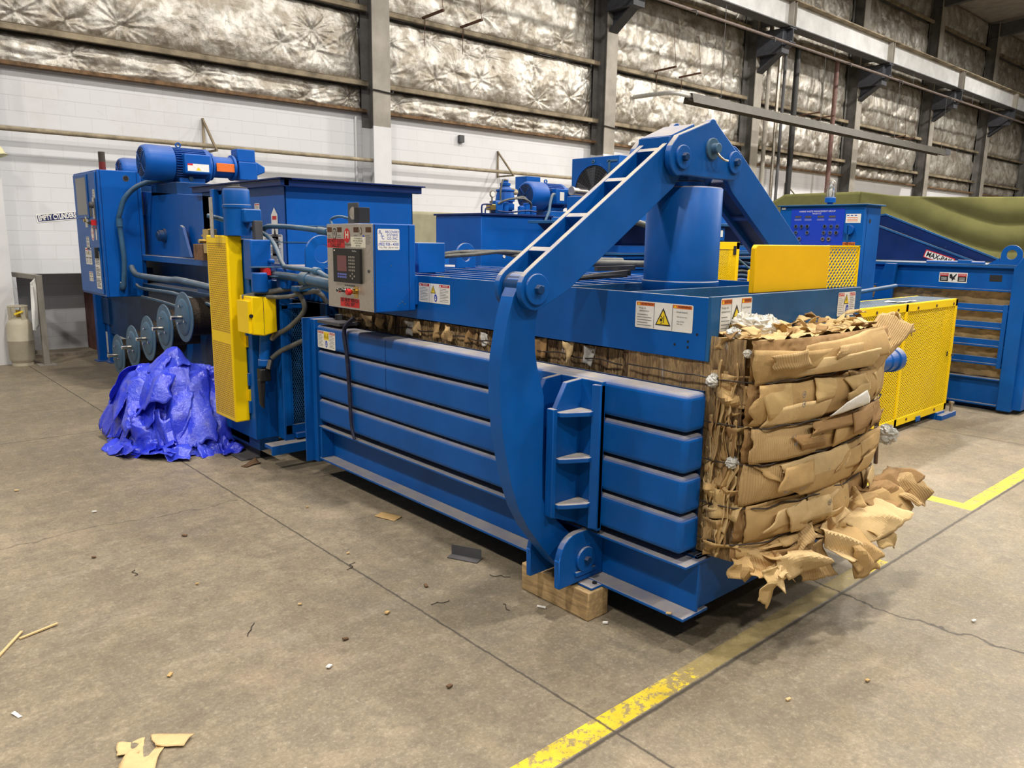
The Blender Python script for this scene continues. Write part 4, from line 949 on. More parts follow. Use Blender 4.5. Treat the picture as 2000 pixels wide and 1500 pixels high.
# big folded boards on each band: (u0,z0)-(u1,z1) quads in x,z
def fsheet(q,mi,off,seed,**k):
    (a,b,c,d)=[(bx0+(bx1-bx0)*p[0],0,p[1]) for p in q]
    return sheet(a,b,c,d,CB[mi],BL,seed,surf=onface(off),**k)
FS=[ # bottom band to top band, drawn from the folds seen in the photo
 ([(.02,.44),(.30,.43),(.30,.52),(.02,.52)],0,.006),([(.30,.45),(.62,.43),(.62,.55),(.3,.52)],2,.004),([(.6,.45),(.98,.46),(.99,.54),(.6,.53)],0,.006),
 ([(.02,.515),(.36,.52),(.36,.685),(.02,.68)],0,.010),([(.34,.52),(.62,.535),(.64,.70),(.33,.685)],0,.018),([(.60,.53),(.86,.56),(.88,.70),(.6,.70)],2,.010),([(.84,.53),(1.0,.53),(1.0,.69),(.84,.69)],1,.008),
 ([(.0,.685),(.30,.69),(.30,.87),(.0,.87)],3,.010),([(.26,.70),(.66,.69),(.62,.86),(.02,.865)],0,.018),([(.18,.79),(.60,.70),(.60,.865),(.14,.86)],1,.024),([(.60,.69),(.97,.69),(.98,.86),(.6,.87)],0,.016),
 ([(.0,.875),(.34,.88),(.34,1.03),(.0,1.03)],3,.010),([(.24,.885),(.72,.88),(.72,1.03),(.30,1.02)],0,.018),([(.44,.90),(.70,.90),(.70,1.035),(.42,1.03)],0,.026),([(.70,.88),(.99,.88),(.99,1.03),(.7,1.03)],1,.018),([(.72,.90),(.84,.89),(.9,1.02),(.72,1.02)],2,.028),
 ([(.0,1.04),(.55,1.045),(.55,1.22),(.0,1.22)],0,.012),([(.04,1.045),(.36,1.05),(.36,1.14),(.06,1.13)],1,.022),([(.53,1.06),(.78,1.05),(.80,1.22),(.52,1.22)],0,.020),([(.76,1.04),(.99,1.04),(1.0,1.22),(.76,1.22)],0,.014),
 ([(.0,1.23),(.50,1.235),(.50,1.36),(.0,1.35)],0,.014),([(.04,1.235),(.62,1.25),(.62,1.33),(.15,1.30)],1,.030),([(.18,1.28),(.78,1.27),(.74,1.41),(.22,1.38)],0,.034),([(.60,1.24),(.95,1.23),(.95,1.40),(.6,1.40)],2,.020),
]
for k in range(34):
    b_=k%6; L=[ZB]+WZ+[ZT-.03]; z0,z1=L[b_],L[b_+1]; u0=RS.uniform(0,.85); w_=RS.uniform(.10,.34); sl=RS.uniform(-.09,.09)
    za=z0+.015+RS.uniform(0,.5)*(z1-z0); zb_=min(z1-.008,za+RS.uniform(.35,.9)*(z1-z0)); u1=min(1.0,u0+w_)
    FS.append(([(u0,za),(u1,za+RS.uniform(-.015,.02)),(min(1,u1+sl),zb_),(max(0,u0+sl),zb_+RS.uniform(-.02,.0))],[0,1,0,2,4,3][k%6],.014+.0009*k))
for i,(q,mi,off) in enumerate(FS): fsheet(q,mi,off,900+i,jag=.009,fold=.0042 if mi!=3 else .007,thick=.005,creases=2)
# corrugated slab leaning across the upper right corner
sheet((3.60,1.60,1.22),(3.72,1.57,1.14),(4.13,1.60,1.38),(3.95,1.64,1.455),CB[3],BL,40,jag=.02,fold=.012,thick=.012)
sheet((3.98,1.63,1.30),(4.12,1.60,1.30),(4.20,1.66,1.43),(4.0,1.66,1.45),CB[1],BL,41,jag=.02,fold=.02)
sheet((4.06,1.60,1.33),(4.28,1.60,1.335),(4.12,1.64,1.44),(4.03,1.66,1.45),CB[4],BL,42,jag=.01,fold=.02)
sheet((3.70,1.62,1.02),(3.84,1.60,1.04),(4.02,1.64,1.26),(3.86,1.62,1.25),CB[0],BL,43,jag=.01,fold=.02)
# strips round the left corner and along the side
for i in range(30):
    z=ZB+.02+(i%15)*.064; w_=RS.uniform(.05,.12); a=RS.uniform(-.02,.02)
    sheet((bx0-.012,by+.12+a,z),(bx0+.02+RS.uniform(0,.06),by-.03,z+RS.uniform(-.02,.02)),(bx0+.02+RS.uniform(0,.06),by-.03,z+w_),(bx0-.016,by+.12-a,z+w_),CB[[0,3,1,4,0][i%5]],BL,200+i,jag=.012,fold=.024,thick=.004,curl=RS.uniform(-.02,.02))
for i in range(44):
    y=by+RS.uniform(-.01,.12); z=RS.uniform(ZB,ZT-.2); 
    w_=RS.uniform(.012,.04); sheet((bx0-.012,y+w_,z),(bx0-.034,y,z+.01),(bx0-.030,y+RS.uniform(-.02,.02),z+RS.uniform(.1,.2)),(bx0-.012,y+w_,z+.15),CB[[1,0,4,3,2][i%5]],BL,240+i,jag=.008,fold=.007,thick=.004,name='crumpled_edge',res=.01)
# rubble of shreds on top
for i in range(46):
    x=RS.uniform(bx0,bx1+.03);y=RS.uniform(by-.08,1.87);z=1.40+RS.uniform(0,.045); a=RS.uniform(0,6.3); L=RS.uniform(.04,.12); W=RS.uniform(.02,.06); ti=RS.uniform(-.6,.6)
    d=np.array([math.cos(a),math.sin(a),math.sin(ti)*.5])*L/2; e=np.array([-math.sin(a),math.cos(a),RS.uniform(-.5,.5)])*W/2; c=np.array([x,y,z])
    sheet(c-d-e,c+d-e,c+d+e,c-d+e,[CB[1],CB[4],CB[0],CB[2]][i%4],BL,300+i,jag=.012,fold=.010,thick=.003,res=.012,name='cardboard_shred')
# hanging flaps under the bale
HF=[((2.86,1.66,.50),(2.96,1.64,.49),(3.10,1.58,.34),(2.86,1.62,.40),3),((2.96,1.62,.48),(3.12,1.60,.47),(3.02,1.57,.30),(2.93,1.60,.35),1),((2.84,1.70,.46),(2.90,1.68,.46),(2.86,1.66,.34),(2.80,1.68,.38),0),
    ((2.94,1.60,.47),(3.20,1.56,.46),(3.30,1.50,.36),(3.02,1.54,.36),1),((3.0,1.62,.46),(3.26,1.58,.46),(3.24,1.52,.30),(2.98,1.58,.32),2),((3.10,1.60,.44),(3.34,1.58,.45),(3.42,1.50,.26),(3.18,1.54,.29),3),
    ((3.28,1.58,.50),(3.52,1.56,.53),(3.66,1.44,.40),(3.42,1.44,.35),1),((3.34,1.56,.50),(3.56,1.54,.50),(3.62,1.42,.34),(3.46,1.42,.30),0),((3.50,1.56,.54),(3.80,1.56,.58),(3.94,1.42,.46),(3.62,1.44,.40),1),((3.44,1.52,.44),(3.60,1.50,.46),(3.60,1.42,.28),(3.46,1.46,.27),0),
    ((3.66,1.60,.58),(3.94,1.60,.62),(4.10,1.48,.52),(3.80,1.46,.48),2),((3.72,1.58,.56),(4.02,1.58,.60),(4.14,1.46,.46),(3.86,1.44,.44),0),((3.90,1.60,.62),(4.16,1.62,.66),(4.34,1.50,.58),(4.06,1.50,.55),2),((3.96,1.56,.56),(4.22,1.58,.60),(4.36,1.44,.49),(4.10,1.44,.45),3),
    ((2.86,1.60,.42),(3.06,1.56,.40),(2.92,1.56,.22),(2.84,1.60,.30),4),((3.60,1.50,.46),(3.80,1.50,.50),(3.84,1.42,.38),(3.66,1.40,.36),4)]
for i,(a,b,c,d,mi) in enumerate(HF): sheet(a,b,c,d,CB[mi],BL,500+i,jag=.016,fold=.022,thick=.004,name='hanging_flap',curl=.015)
for i in range(26):   # ragged torn edges between the bottom band and the flaps
    u=RS.uniform(0,1); x=bx0+(bx1-bx0)*u; z=.40+.14*u+RS.uniform(-.04,.06); y=1.60-.02*u; a=RS.uniform(-.9,.9); L=RS.uniform(.06,.16);W=RS.uniform(.03,.08)
    d=np.array([math.cos(a)*L/2,-.02,math.sin(a)*L/2]); e=np.array([-math.sin(a)*W*.4,-RS.uniform(.01,.05),-W/2])
    c=np.array([x,y,z]); sheet(c-d-e,c+d-e,c+d+e,c-d+e,CB[[0,2,1,3,4][i%5]],BL,560+i,jag=.014,fold=.016,thick=.004,name='torn_edge',res=.012)
# scraps of plastic film and paper
for i,(x,y,z,r,mt,nm) in enumerate([(2.81,1.85,1.215,.032,PLASTIC,'film_scrap'),(2.82,1.74,.875,.028,PLASTIC,'film_scrap'),(2.86,1.80,1.41,.035,PLASTIC,'film_scrap'),(4.17,1.66,.80,.055,PLASTIC,'film_scrap'),
    (3.05,1.81,1.43,.06,PAPERW,'white_paper_wad'),(3.16,1.82,1.43,.05,PAPERW,'white_paper_wad'),(2.83,1.71,1.345,.018,PAPERW,'white_paper_wad'),(2.98,1.83,1.45,.05,PAPERW,'white_paper_wad')]):
    n,m_=26,18; A,Bq=np.meshgrid(np.linspace(0,2*np.pi,n),np.linspace(.02,np.pi-.02,m_),indexing='ij')
    rr=r*(.55+.9*ridged(A*2.2+np.sin(A*1),Bq*2.6,700+i,4)); rr[-1]=rr[0]
    grid_obj(nm,np.stack([x+rr*np.sin(Bq)*np.cos(A),y+rr*np.sin(Bq)*np.sin(A)*.8,z+rr*np.cos(Bq)*.8],-1),mt,BL,smooth=False)
sheet((3.28,1.58,1.050),(3.62,1.575,1.065),(3.56,1.575,1.135),(3.38,1.58,1.10),WHITE,BL,731,surf=onface(.056),jag=.004,fold=.004,name='printed_label')
# printing on the board
q=M(); F_=lambda x,z: F((x,face((x-bx0)/(bx1-bx0),z)[1]-.046,z),(1,0,0),(0,0,1))
for x,z,s_,h_ in ((3.02,.80,'25',.022),(3.02,.745,'FRAGILE',.014),(3.03,.955,'40',.022),(3.02,.955+.035,'25 lb',.016),(3.12,.745,'RECYCLE',.010)):
    q.text(F_(x,z),s_,0,0,h_,0,GREYINK)
for x,z in ((3.05,1.17),(3.05,1.13),(3.36,.63)):
    q.ring(F_(x,z),0,0,.012,.015,0,.0006,GREYINK); q.disc(F_(x,z),0,0,.006,.0006,GREYINK)
for x,z in ((3.30,.80),(3.45,.80),(3.30,.70),(3.42,.705),(3.5,.62),(3.56,.66)): q.rect(F_(x,z),0,0,.012,.003,0,GREYINK); q.rect(F_(x,z),.005,-.01,.008,.0,0,GREYINK)
q.build('printed_marks',None,BL)
# baling wires
for i,z in enumerate(WZ):
    P=[(bx0-.03,2.32,z)]+[(bx0-.036,y,z+.003*math.sin(y*30)) for y in np.linspace(2.2,by+.05,9)]+[(bx0-.02,by-.015,z)]
    for k in range(1,22):
        u=k/22; x,y=face(u,z); P.append((float(x),float(y)-.028-.006*math.sin(k),z-.012*math.sin(u*math.pi)*(1 if i%2 else -.6)+.006*math.sin(k*1.7+i)))
    P+=[(bx1+.02,by-.02,z),(bx1+.03,2.2,z)]
    M().tube(P,.0036,6,False).build('baling_wire',WIREM,BL)
# second bale still inside the chamber, seen through the slot
BI=thing('cardboard_bale',(3.5,3.8,.42),'squashed cardboard bale inside the chamber, seen in the slot above the side beams','bale')
n,m_=900,46
Yy,Z=np.meshgrid(np.linspace(2.37,5.12,n),np.linspace(.43,1.275,m_),indexing='ij')
d=.030*(ridged(Yy*12+.5*np.sin(Z*9),Z*2.4,31,4)-.5)+.020*(ridged(Yy*34,Z*7,32,3)-.5)+.01*(fbm(Yy*70,Z*50,33,2)-.5)
grid_obj('bale_side',np.stack([2.868-d,Yy,Z],-1),SLOT,BI)
M().box(2.9,4.18,2.4,5.1,.44,1.27).build('bale_core',CBD,BI)
# edge strip of the outer bale in the slot (between the box and the top beam)
n=260; Yy,Z=np.meshgrid(np.linspace(1.88,2.38,n),np.linspace(1.10,1.285,24),indexing='ij')
d=.030*(ridged(Yy*12+.5*np.sin(Z*9),Z*2.4,41,4)-.5)+.022*(ridged(Yy*34,Z*7,42,3)-.5)
grid_obj('pressed_edge',np.stack([2.862-d,Yy,Z],-1),SLOT,BL)
for z,nm in ((1.215,BI),):
    M().tube([(2.835,y,z+.006*math.sin(y*23)) for y in np.linspace(2.38,5.1,60)],.004,6,False).build('baling_wire',WIREM,nm)
for k in range(14):
    y=2.6+k*.16+RS.uniform(-.05,.05); c=np.array([2.842,y,1.22]); 
    sheet(c+[0,-.03,-.04],c+[-.01,.03,-.04],c+[-.015,.03,.05],c+[0,-.03,.05],CB[k%4] if k%5 else PAPERW,BI,820+k,jag=.012,fold=.014,thick=.003,res=.01,name='cardboard_shred')
# ================================================================== electric motor builder
def motor(par_loc,x0,x1,y,z,r,label,lab=True,mt=BLUE2,grp=None,name='electric_motor'):
    t=thing(name,par_loc,label,'motor',grp); L=x1-x0; a,b=(x0,y,z),(x1,y,z)
    M().lathe(a,b,[(0,r*.86),(.012,r*.93),(.05,r*1.0),(L*.42,r*1.0),(L*.42+.004,r*.93)],36).build('fan_cover',mt,t)
    g=M(); fr=FX(x0,y,z)
    g.disc(fr,0,0,r*.80,.001,DARK,32)
    for k in range(1,8): g.ring(fr,0,0,r*.105*k,r*.105*k+.0035,.001,.005,mt,32)
    for an in (45,135,225,315):
        ca,sa=math.cos(R_(an)),math.sin(R_(an)); g.bar(fr.p(.02*ca,.02*sa,.005),fr.p(r*.82*ca,r*.82*sa,.005),.012,.006,m=mt)
    g.build('fan_grille',None,t)
    f_=M(); f_.cyl((x0+L*.43,y,z),(x1-.06,y,z),r*.82)
    n=40
    for k in range(n):
        an=2*math.pi*k/n; c,s_=math.cos(an),math.sin(an)
        f_.bar((x0+L*.44,y+c*r*.88,z+s_*r*.88),(x1-.07,y+c*r*.88,z+s_*r*.88),.006,r*.15,up=(0,c,s_))
    f_.build('finned_body',mt,t)
    M().lathe((x1-.07,y,z),(x1,y,z),[(0,r*.92),(.03,r*.98),(.055,r*.9),(.07,r*.6)],36).build('end_bell',mt,t)
    jb=M(); jb.box(x0+L*.52,x0+L*.92,y-r*1.25,y-r*.7,z-r*.55,z+r*.55); o=jb.build('terminal_box',mt,t,bevel=.015,seg=3)
    if lab:
        s=M(); fr2=FY(x0+L*.56,y-r*1.25,z-r*.42); s.rect(fr2,0,0,L*.32,r*.42,.001,WHITE); s.rect(fr2,.0,r*.32,L*.08,r*.42,.0016,RED); s.poly(fr2,[(L*.12,r*.06),(L*.2,r*.06),(L*.16,r*.24)],.002,WARNY); s.build('warning_label',None,o)
    else:
        s=M(); s.rect(FY(x0+L*.62,y-r*1.25,z-r*.3),0,0,L*.12,r*.6,.001,WHITE); s.build('name_plate',None,o)
    M().ring(FY(x0+L*.55,y,z+r*1.08),0,0,.018,.03,-.008,.008,mt).build('lifting_ring',mt,t)
    fo=M(); fo.box(x0+L*.48,x1-.1,y-r*.75,y+r*.75,z-r*1.12,z-r*.8); fo.build('foot',mt,t,bevel=.004)
    return t
m1=motor((3.0,8.9,2.3),2.69,3.40,8.9,2.53,.185,'large blue electric motor with orange coupling guard on top of the left machine body')
M().lathe((3.40,8.9,2.53),(3.7,8.9,2.53),[(0,.15),(.02,.15),(.03,.115),(.24,.115),(.245,.14),(.27,.14)],32).build('coupling_housing',BLUE2,m1)
M().fbox(FY(3.44,8.783,2.475),0,.20,0,.09,0,.012,ORNG).build('coupling_guard',ORNG,m1,bevel=.003)
pu=M(); pu.box(3.70,3.91,8.78,9.0,2.40,2.60); pu.box(3.69,3.90,8.8,8.98,2.60,2.74); pu.prism([(3.9,2.45),(4.02,2.50),(4.02,2.56),(3.9,2.62)],'y',8.82,8.96); pu.build('hydraulic_pump',BLUE2,m1,bevel=.01)
q=M(); q.box(2.9,4.1,8.5,9.3,2.2,2.32); q.build('motor_base',DKBL,m1,bevel=.004)
m2=motor((3.1,10.3,2.3),2.83,3.5,10.2,2.50,.17,'second blue motor half hidden behind the large left motor',False)
q=M(); q.box(2.9,4.1,9.7,10.7,2.25,2.33); q.box(2.95,3.05,9.75,10.65,1.55,2.25); q.box(3.95,4.05,9.75,10.65,1.55,2.25); q.build('motor_base',DKBL,m2)
# ================================================================== electrical cabinet (left)
E1=thing('electrical_cabinet',(2.6,9.9,1.09),'tall blue electrical cabinet with dark screen and stickers left of the wire spools','cabinet')
c=M(); c.box(2.4,2.84,9.45,10.47,1.085,2.465); c.build('cabinet_body',BLUE2,E1,bevel=.008)
c=M(); c.box(2.385,2.40,9.52,10.44,1.11,2.445); dr=c.build('door',BLUE,E1,bevel=.006)
fr=FX(2.385,10.44,1.11)
cy=lambda y,z:(10.44-y,z-1.11)
q=M(); a0,b0=cy(10.28,1.99); a1,b1=cy(9.86,2.40); q.fbox(fr,a0-.04,a1+.04,b0-.04,b1+.03,0,.012); q.build('window_frame',BLUE,dr,bevel=.003)
q=M(); q.rect(fr,a0,b0,a1,b1,.0135,GLASSD); q.build('window_pane',None,dr)
q=M(); q.fbox(fr,.81,.87,.83,1.06,0,.015,STEEL); q.cyl(fr.p(.83,.98,0),fr.p(.83,.98,.05),.035,m=DKGREY); q.fbox(fr,.815,.85,.85,.98,.03,.05,DKGREY); q.build('disconnect_handle',None,dr,bevel=.003)
q=M(); q.rect(fr,.80,.60,.845,.75,.002,WHITE); q.rect(fr,.80,.72,.845,.75,.003,RED); q.cyl(fr.p(.70,.79,.02),fr.p(.83,.785,.06),.018,m=INK); q.fbox(fr,.83,.855,.76,.82,.0,.05,RED); q.build('lockout_tag',None,dr)
q=M(); q.disc(fr,.67,.675,.065,.001,WHITE,ry=.085); q.disc(fr,.67,.675,.055,.0018,RED,ry=.073); q.disc(fr,.67,.675,.042,.0025,WHITE,ry=.06); q.text(fr,'STOP',.67,.675,.03,.003,RED,.08); q.build('round_sticker',None,dr)
q=M(); q.fbox(fr,.45,.53,.80,.83,0,.02,CREAM); q.fbox(fr,.475,.505,.74,.86,0,.02,CREAM); q.cyl(fr.p(.49,.815,.02),fr.p(.49,.815,.04),.018,m=BRASS); q.build('selector_switch',None,dr)
sticker(dr,FX(2.385,10.06,1.60),.13,.145,'chart','sticker'); sticker(dr,FX(2.385,10.15,1.43),.27,.19,'quad','sticker'); sticker(dr,FX(2.385,10.06,1.24),.17,.11,'quad','sticker'); sticker(dr,FX(2.385,9.76,1.17),.20,.42,'chart','sticker')
sticker(dr,FX(2.385,9.64,2.16),.09,.10,'chart','sticker')
q=M(); q.fbox(fr,.83,.86,.40,.52,0,.04,BLACK); q.build('latch',None,dr,bevel=.004)
q=M(); [q.rect(fr,.42,.50-.06*k,.47,.53-.06*k,.001,GREYINK) for k in range(3)]; q.build('small_labels',None,dr)
fy=FY(2.4,9.45,1.085)
q=M(); q.ring(fy,.285,1.30,.026,.033,0,.002,STEEL); q.disc(fy,.285,1.30,.026,.001,DARK); q.build('cable_hole',None,E1)
q=M(); q.fbox(fy,.395,.40,0,1.38,0,.002,NAVY); q.fbox(fy,.02,.025,0,1.38,0,.002,NAVY); q.build('panel_seam',None,E1)
q=M(); q.tube([(2.56,9.40,1.20),(2.56,9.38,1.22),(2.585,9.38,1.5),(2.565,9.38,1.90),(2.57,9.35,2.0),(2.62,9.32,2.16),(2.74,9.28,2.29),(2.90,9.2,2.36),(3.1,9.0,2.385),(3.15,8.75,2.38)],.027,12); q.cyl((2.565,9.38,1.86),(2.567,9.38,1.95),.034); q.cyl((2.56,9.40,1.20),(2.562,9.39,1.25),.034); q.cyl((2.56,9.40,1.2),(2.56,9.46,1.18),.03); q.build('flexible_conduit',HOSEB,E1)
SL=thing('stack_light',(2.6,10.0,2.465),'dark and red stack light standing on top of the left electrical cabinet','signal light')
M().cyl((2.6,10.0,2.465),(2.6,10.0,2.59),.036).build('red_lens',plain('dark_red_lens',(.14,.02,.02),.3),SL); M().cyl((2.6,10.0,2.59),(2.6,10.0,2.70),.036).build('dark_lens',plain('dark_lens',(.05,.04,.035),.35),SL)
q=M(); q.box(2.84,2.95,9.6,9.7,1.9,2.0).box(2.84,2.95,9.6,9.7,1.3,1.4); q.build('cabinet_arm',DKBL,E1)
# ================================================================== wire spools
def spool(y,z,label,first=None):
    if first is None:
        t=thing('wire_spool',(2.52,y,z),label,'spool','wire spools in a row')
        X0=2.52
        d=M(); d.lathe((X0,y,z),(X0+.012,y,z),[(0,.232),(.006,.236),(.012,.232)],48); 
        d.lathe((X0-.012,y,z),(X0,y,z),[(0,.15),(.006,.17),(.012,.175)],40) ; d.build('front_flange',SPOOLB,t)
        M().lathe((X0+.38,y,z),(X0+.392,y,z),[(0,.235),(.012,.235)],40).build('back_flange',SPOOLB,t)
        w_=M(); w_.lathe((X0+.012,y,z),(X0+.38,y,z),[(0,.16)]+[(.01+.0125*k,.175+.004*(k%2)) for k in range(29)]+[(.368,.16)],40); w_.build('wound_wire',COIL,t)
        s=M(); s.cyl((X0-.11,y,z),(X0+.45,y,z),.018,m=STEEL); s.cyl((X0-.115,y,z),(X0-.06,y,z),.021,m=CHROME); s.build('spindle',None,t,bevel=.003)
        for an in (80,200,320):
            c=(X0-.02,y+.10*math.cos(R_(an)),z+.10*math.sin(R_(an)))
            n=M(); n.cyl((X0-.035,c[1],c[2]),(X0,c[1],c[2]),.009); n.cyl((X0-.028,c[1]-.022,c[2]+.008),(X0-.022,c[1]+.022,c[2]+.008),.006); n.build('wing_nut',CHROME,t)
        return t
    c=copy_tree(first); c.location=(2.52,y,z); c['label']=label; return c
sy=[(7.42,1.03),(7.98,.875),(8.53,.715),(9.08,.565),(9.66,.405)]
sn=['grey-blue wire spool nearest the yellow guard, highest of the row','second wire spool from the yellow guard, with dark wire','middle wire spool above the blue tarp','fourth wire spool from the yellow guard, low in the row','lowest wire spool, nearest the electrical cabinet leg']
sp0=None
for (y,z),l in zip(sy,sn):
    r=spool(y,z,l,sp0); sp0=sp0 or r
q=M()
for (y,z) in sy: q.bar((2.93,y,z-.12),(2.93,y,z+.12),.08,.14)
q.build('spool_bracket',DKBL,B)
# ================================================================== WIRE TIER
T=thing('wire_tier',(2.55,6.0,0),'upright blue wire tying unit with yellow guard door between chamber and spools','baling machine unit')
gd=M(); gd.box(2.352,2.47,5.885,6.30,.335,1.787); g_=gd.build('guard_door',YEL,T,bevel=.012,seg=3)
def louver():
    m,nt,b=nodes('perforated_yellow_sheet')
    g=N(nt,'ShaderNodeNewGeometry'); sp=N(nt,'ShaderNodeSeparateXYZ'); nt.links.new(g.outputs['Position'],sp.inputs[0])
    cb=N(nt,'ShaderNodeCombineXYZ'); nt.links.new(sp.outputs[1],cb.inputs[0]); nt.links.new(sp.outputs[2],cb.inputs[1])
    br=N(nt,'ShaderNodeTexBrick'); nt.links.new(cb.outputs[0],br.inputs['Vector']); br.inputs['Scale'].default_value=1; br.inputs['Brick Width'].default_value=.034; br.inputs['Row Height'].default_value=.0165; br.inputs['Mortar Size'].default_value=.0036; br.inputs['Mortar Smooth'].default_value=.2
    br.inputs['Color1'].default_value=(.46,.29,.005,1);br.inputs['Color2'].default_value=(.38,.24,.006,1);br.inputs['Mortar'].default_value=(.95,.60,.002,1)
    nt.links.new(br.outputs['Color'],b.inputs['Base Color']); b.inputs['Roughness'].default_value=.6
    bump(nt,b,br.outputs['Fac'],.8,.006); return m
LV=louver()
for z0,z1 in ((.37,.955),(1.04,1.73)):
    q=M(); q.fbox(FX(2.352,6.27,z0),0,.36,0,z1-z0,-.004,.0015); q.build('perforated_panel',LV,g_)
q=M()
for z in (1.02,.62,.40): M().box(2.46,2.50,5.86,5.90,z,z+.10).build('hinge',BLUE,T,bevel=.003)
pass
for z in (.93,.50): M().box(2.455,2.49,5.865,5.885,z,z+.09).build('hinge_leaf',YEL,T,bevel=.002)
q=M(); q.prism([(2.475,.19),(2.66,.19),(2.66,1.76),(2.475,1.76)],'y',5.80,6.45); q.build('column',BLUE,T,bevel=.006)
q=M(); q.box(2.655,2.70,5.60,5.80,.19,1.45); q.box(2.62,2.70,5.59,5.61,.19,1.45); q.build('column_flange',BLUE,T,bevel=.004)
q=M(); q.box(2.44,2.60,5.66,5.80,1.46,1.76); q.cyl((2.585,5.66,1.60),(2.585,5.60,1.60),.018); q.build('upper_housing',BLUE2,T,bevel=.01)
# tying head motor
mo=M(); mo.lathe((2.45,5.90,1.79),(2.45,5.90,2.14),[(0,.10),(.20,.10),(.205,.106),(.225,.106),(.23,.098),(.33,.098),(.345,.09)],36); mo=mo.build('head_motor',BLUE,T,ang=50)
M().lathe((2.45,5.90,2.135),(2.45,5.90,2.17),[(0,.085),(.01,.085),(.02,.03),(.035,.03)],20).build('motor_cap',DKGREY,mo)
M().box(2.44,2.575,5.74,5.82,1.885,1.985).build('motor_junction_box',BLUE,mo,bevel=.01)
M().fbox(FX(2.30,6.05,1.77),0,.07,0,.30,0,.004,STEEL).build('steel_strip',STEEL,T)
q=M(); q.box(2.50,2.56,5.70,5.76,1.72,1.90); q.build('cooling_fins',DKGREY,T,bevel=.004)
for y,z,w_,h_,k in ((6.72,1.86,.10,.22,'tall'),):
    sticker(T,FX(2.895,7.20,1.86),.11,.30,'tall')
sticker(B,FX(2.899,6.62,1.60),.10,.32,'tall'); sticker(B,FX(2.899,6.60,1.93),.10,.13,'tall')
sticker(B,FX(2.899,6.46,1.56),.38,.24,'chart')
q=M(); fr=FX(2.899,6.28,1.62); q.poly(fr,[(0,0),(.12,0),(.12,.34),(.06,.40),(0,.34)],.002,WHITE); q.rect(fr,.02,.30,.10,.33,.003,RED); q.poly(fr,[(.03,.16),(.09,.16),(.06,.24)],.003,INK); q.build('warning_sticker',None,B)
# yellow small guard box
q=M(); q.prism([(2.395,1.06),(2.485,1.045),(2.59,1.07),(2.59,1.335),(2.395,1.345)],'y',5.585,5.80); q.build('small_guard_box',YEL,T,bevel=.008)
q=M(); q.box(2.37,2.41,5.60,5.80,1.07,1.31,YEL); q.cyl((2.39,5.60,1.2),(2.39,5.585,1.2),.014,m=BLACK); q.fbox(FY(2.4845,5.584,1.05),-.0015,.0015,0,.29,0,.0015,DARK); q.build('guard_box_flap',None,T,bevel=.004)
# hydraulic cylinder under it
q=M(); q.cyl((2.545,5.70,1.07),(2.53,5.70,.84),.045); q.cyl((2.53,5.70,.85),(2.53,5.70,.80),.052); q.build('feed_cylinder',BLUE,T,bevel=.004)
q=M(); q.box(2.47,2.56,5.66,5.73,.68,.78); q.prism([(2.46,.70),(2.52,.72),(2.50,.46),(2.47,.50)],'y',5.67,5.71); q.build('greasy_linkage',BLACK,T,bevel=.01)
q=M(); q.cyl((2.60,5.66,1.045),(2.57,5.67,1.0),.024); q.cyl((2.55,5.64,.85),(2.53,5.64,.78),.022); q.build('hose_fitting',STEEL,T,bevel=.003)
for P in ([(2.625,5.35,1.40),(2.66,5.33,1.36),(2.70,5.35,1.25),(2.66,5.50,1.12),(2.61,5.62,1.05),(2.58,5.66,1.01)],[(2.72,5.30,1.40),(2.80,5.26,1.36),(2.86,5.25,1.22),(2.82,5.35,1.08),(2.70,5.5,.98),(2.62,5.60,.92),(2.55,5.63,.86)]):
    M().tube(P,.019,12).build('hydraulic_hose',HOSE,T)
q=M(); q.box(2.60,2.76,5.28,5.36,1.39,1.43); q.build('hose_manifold',BLUED,T,bevel=.008)
q=M(); q.tube([(2.40,5.75,1.33),(2.50,5.65,1.36),(2.65,5.50,1.40),(2.80,5.40,1.43)],.022,10); q.tube([(2.42,5.7,1.34),(2.6,5.5,1.34),(2.7,5.3,1.38),(2.75,5.2,1.40)],.016,10); q.build('hydraulic_hose',HOSE,T)
q=M(); q.cyl((2.53,5.62,1.50),(2.53,5.62,1.56),.04,m=RED); q.box(2.42,2.64,5.58,5.66,1.555,1.562,SPOOLB); q.box(2.54,2.70,5.5,5.58,1.49,1.496,SPOOLB); q.build('oiler_cap',None,T)
q=M(); q.box(2.60,2.76,5.45,5.60,1.40,1.55); q.cyl((2.48,5.62,1.37),(2.48,5.62,1.52),.06); q.build('valve_body',BLUE2,T,bevel=.01)
# mesh door
q=M()
X0,X1,Z0,Z1=2.66,2.87,.325,1.24
q.box(X0-.03,X0+.02,5.585,5.605,Z0-.07,Z1+.03); q.box(X0-.03,X1,5.585,5.605,Z0-.07,Z0); q.box(X0-.03,X1,5.585,5.605,Z1,Z1+.04); q.build('mesh_door_frame',BLUE,T,bevel=.002)
q=M(); expanded(q,FY(X0+.02,5.60,Z0),X1-X0-.02,Z1-Z0,.018,.034,.0035,.003); q.build('mesh_panel',BLUED,T)
q=M(); q.box(2.705,2.90,5.75,5.77,.2,1.3); q.box(2.80,2.90,5.30,5.75,.2,1.3); q.build('inner_plate',DKBL,T)
q=M(); q.box(2.46,2.84,5.50,5.62,.175,.205); q.box(2.46,2.84,5.49,5.505,.13,.205); q.build('foot_ledge',BLUE,T,bevel=.003)
q=M(); q.box(2.70,2.84,5.55,5.60,.22,.26); q.build('lower_bar',BLUE2,T,bevel=.003)
q=M(); q.box(2.40,2.56,5.93,6.66,0,.012); q.box(2.548,2.56,5.93,6.66,.012,.12); q.box(2.50,2.60,6.0,6.5,.12,.2); q.build('floor_channel',DKGREY,T,bevel=.002)
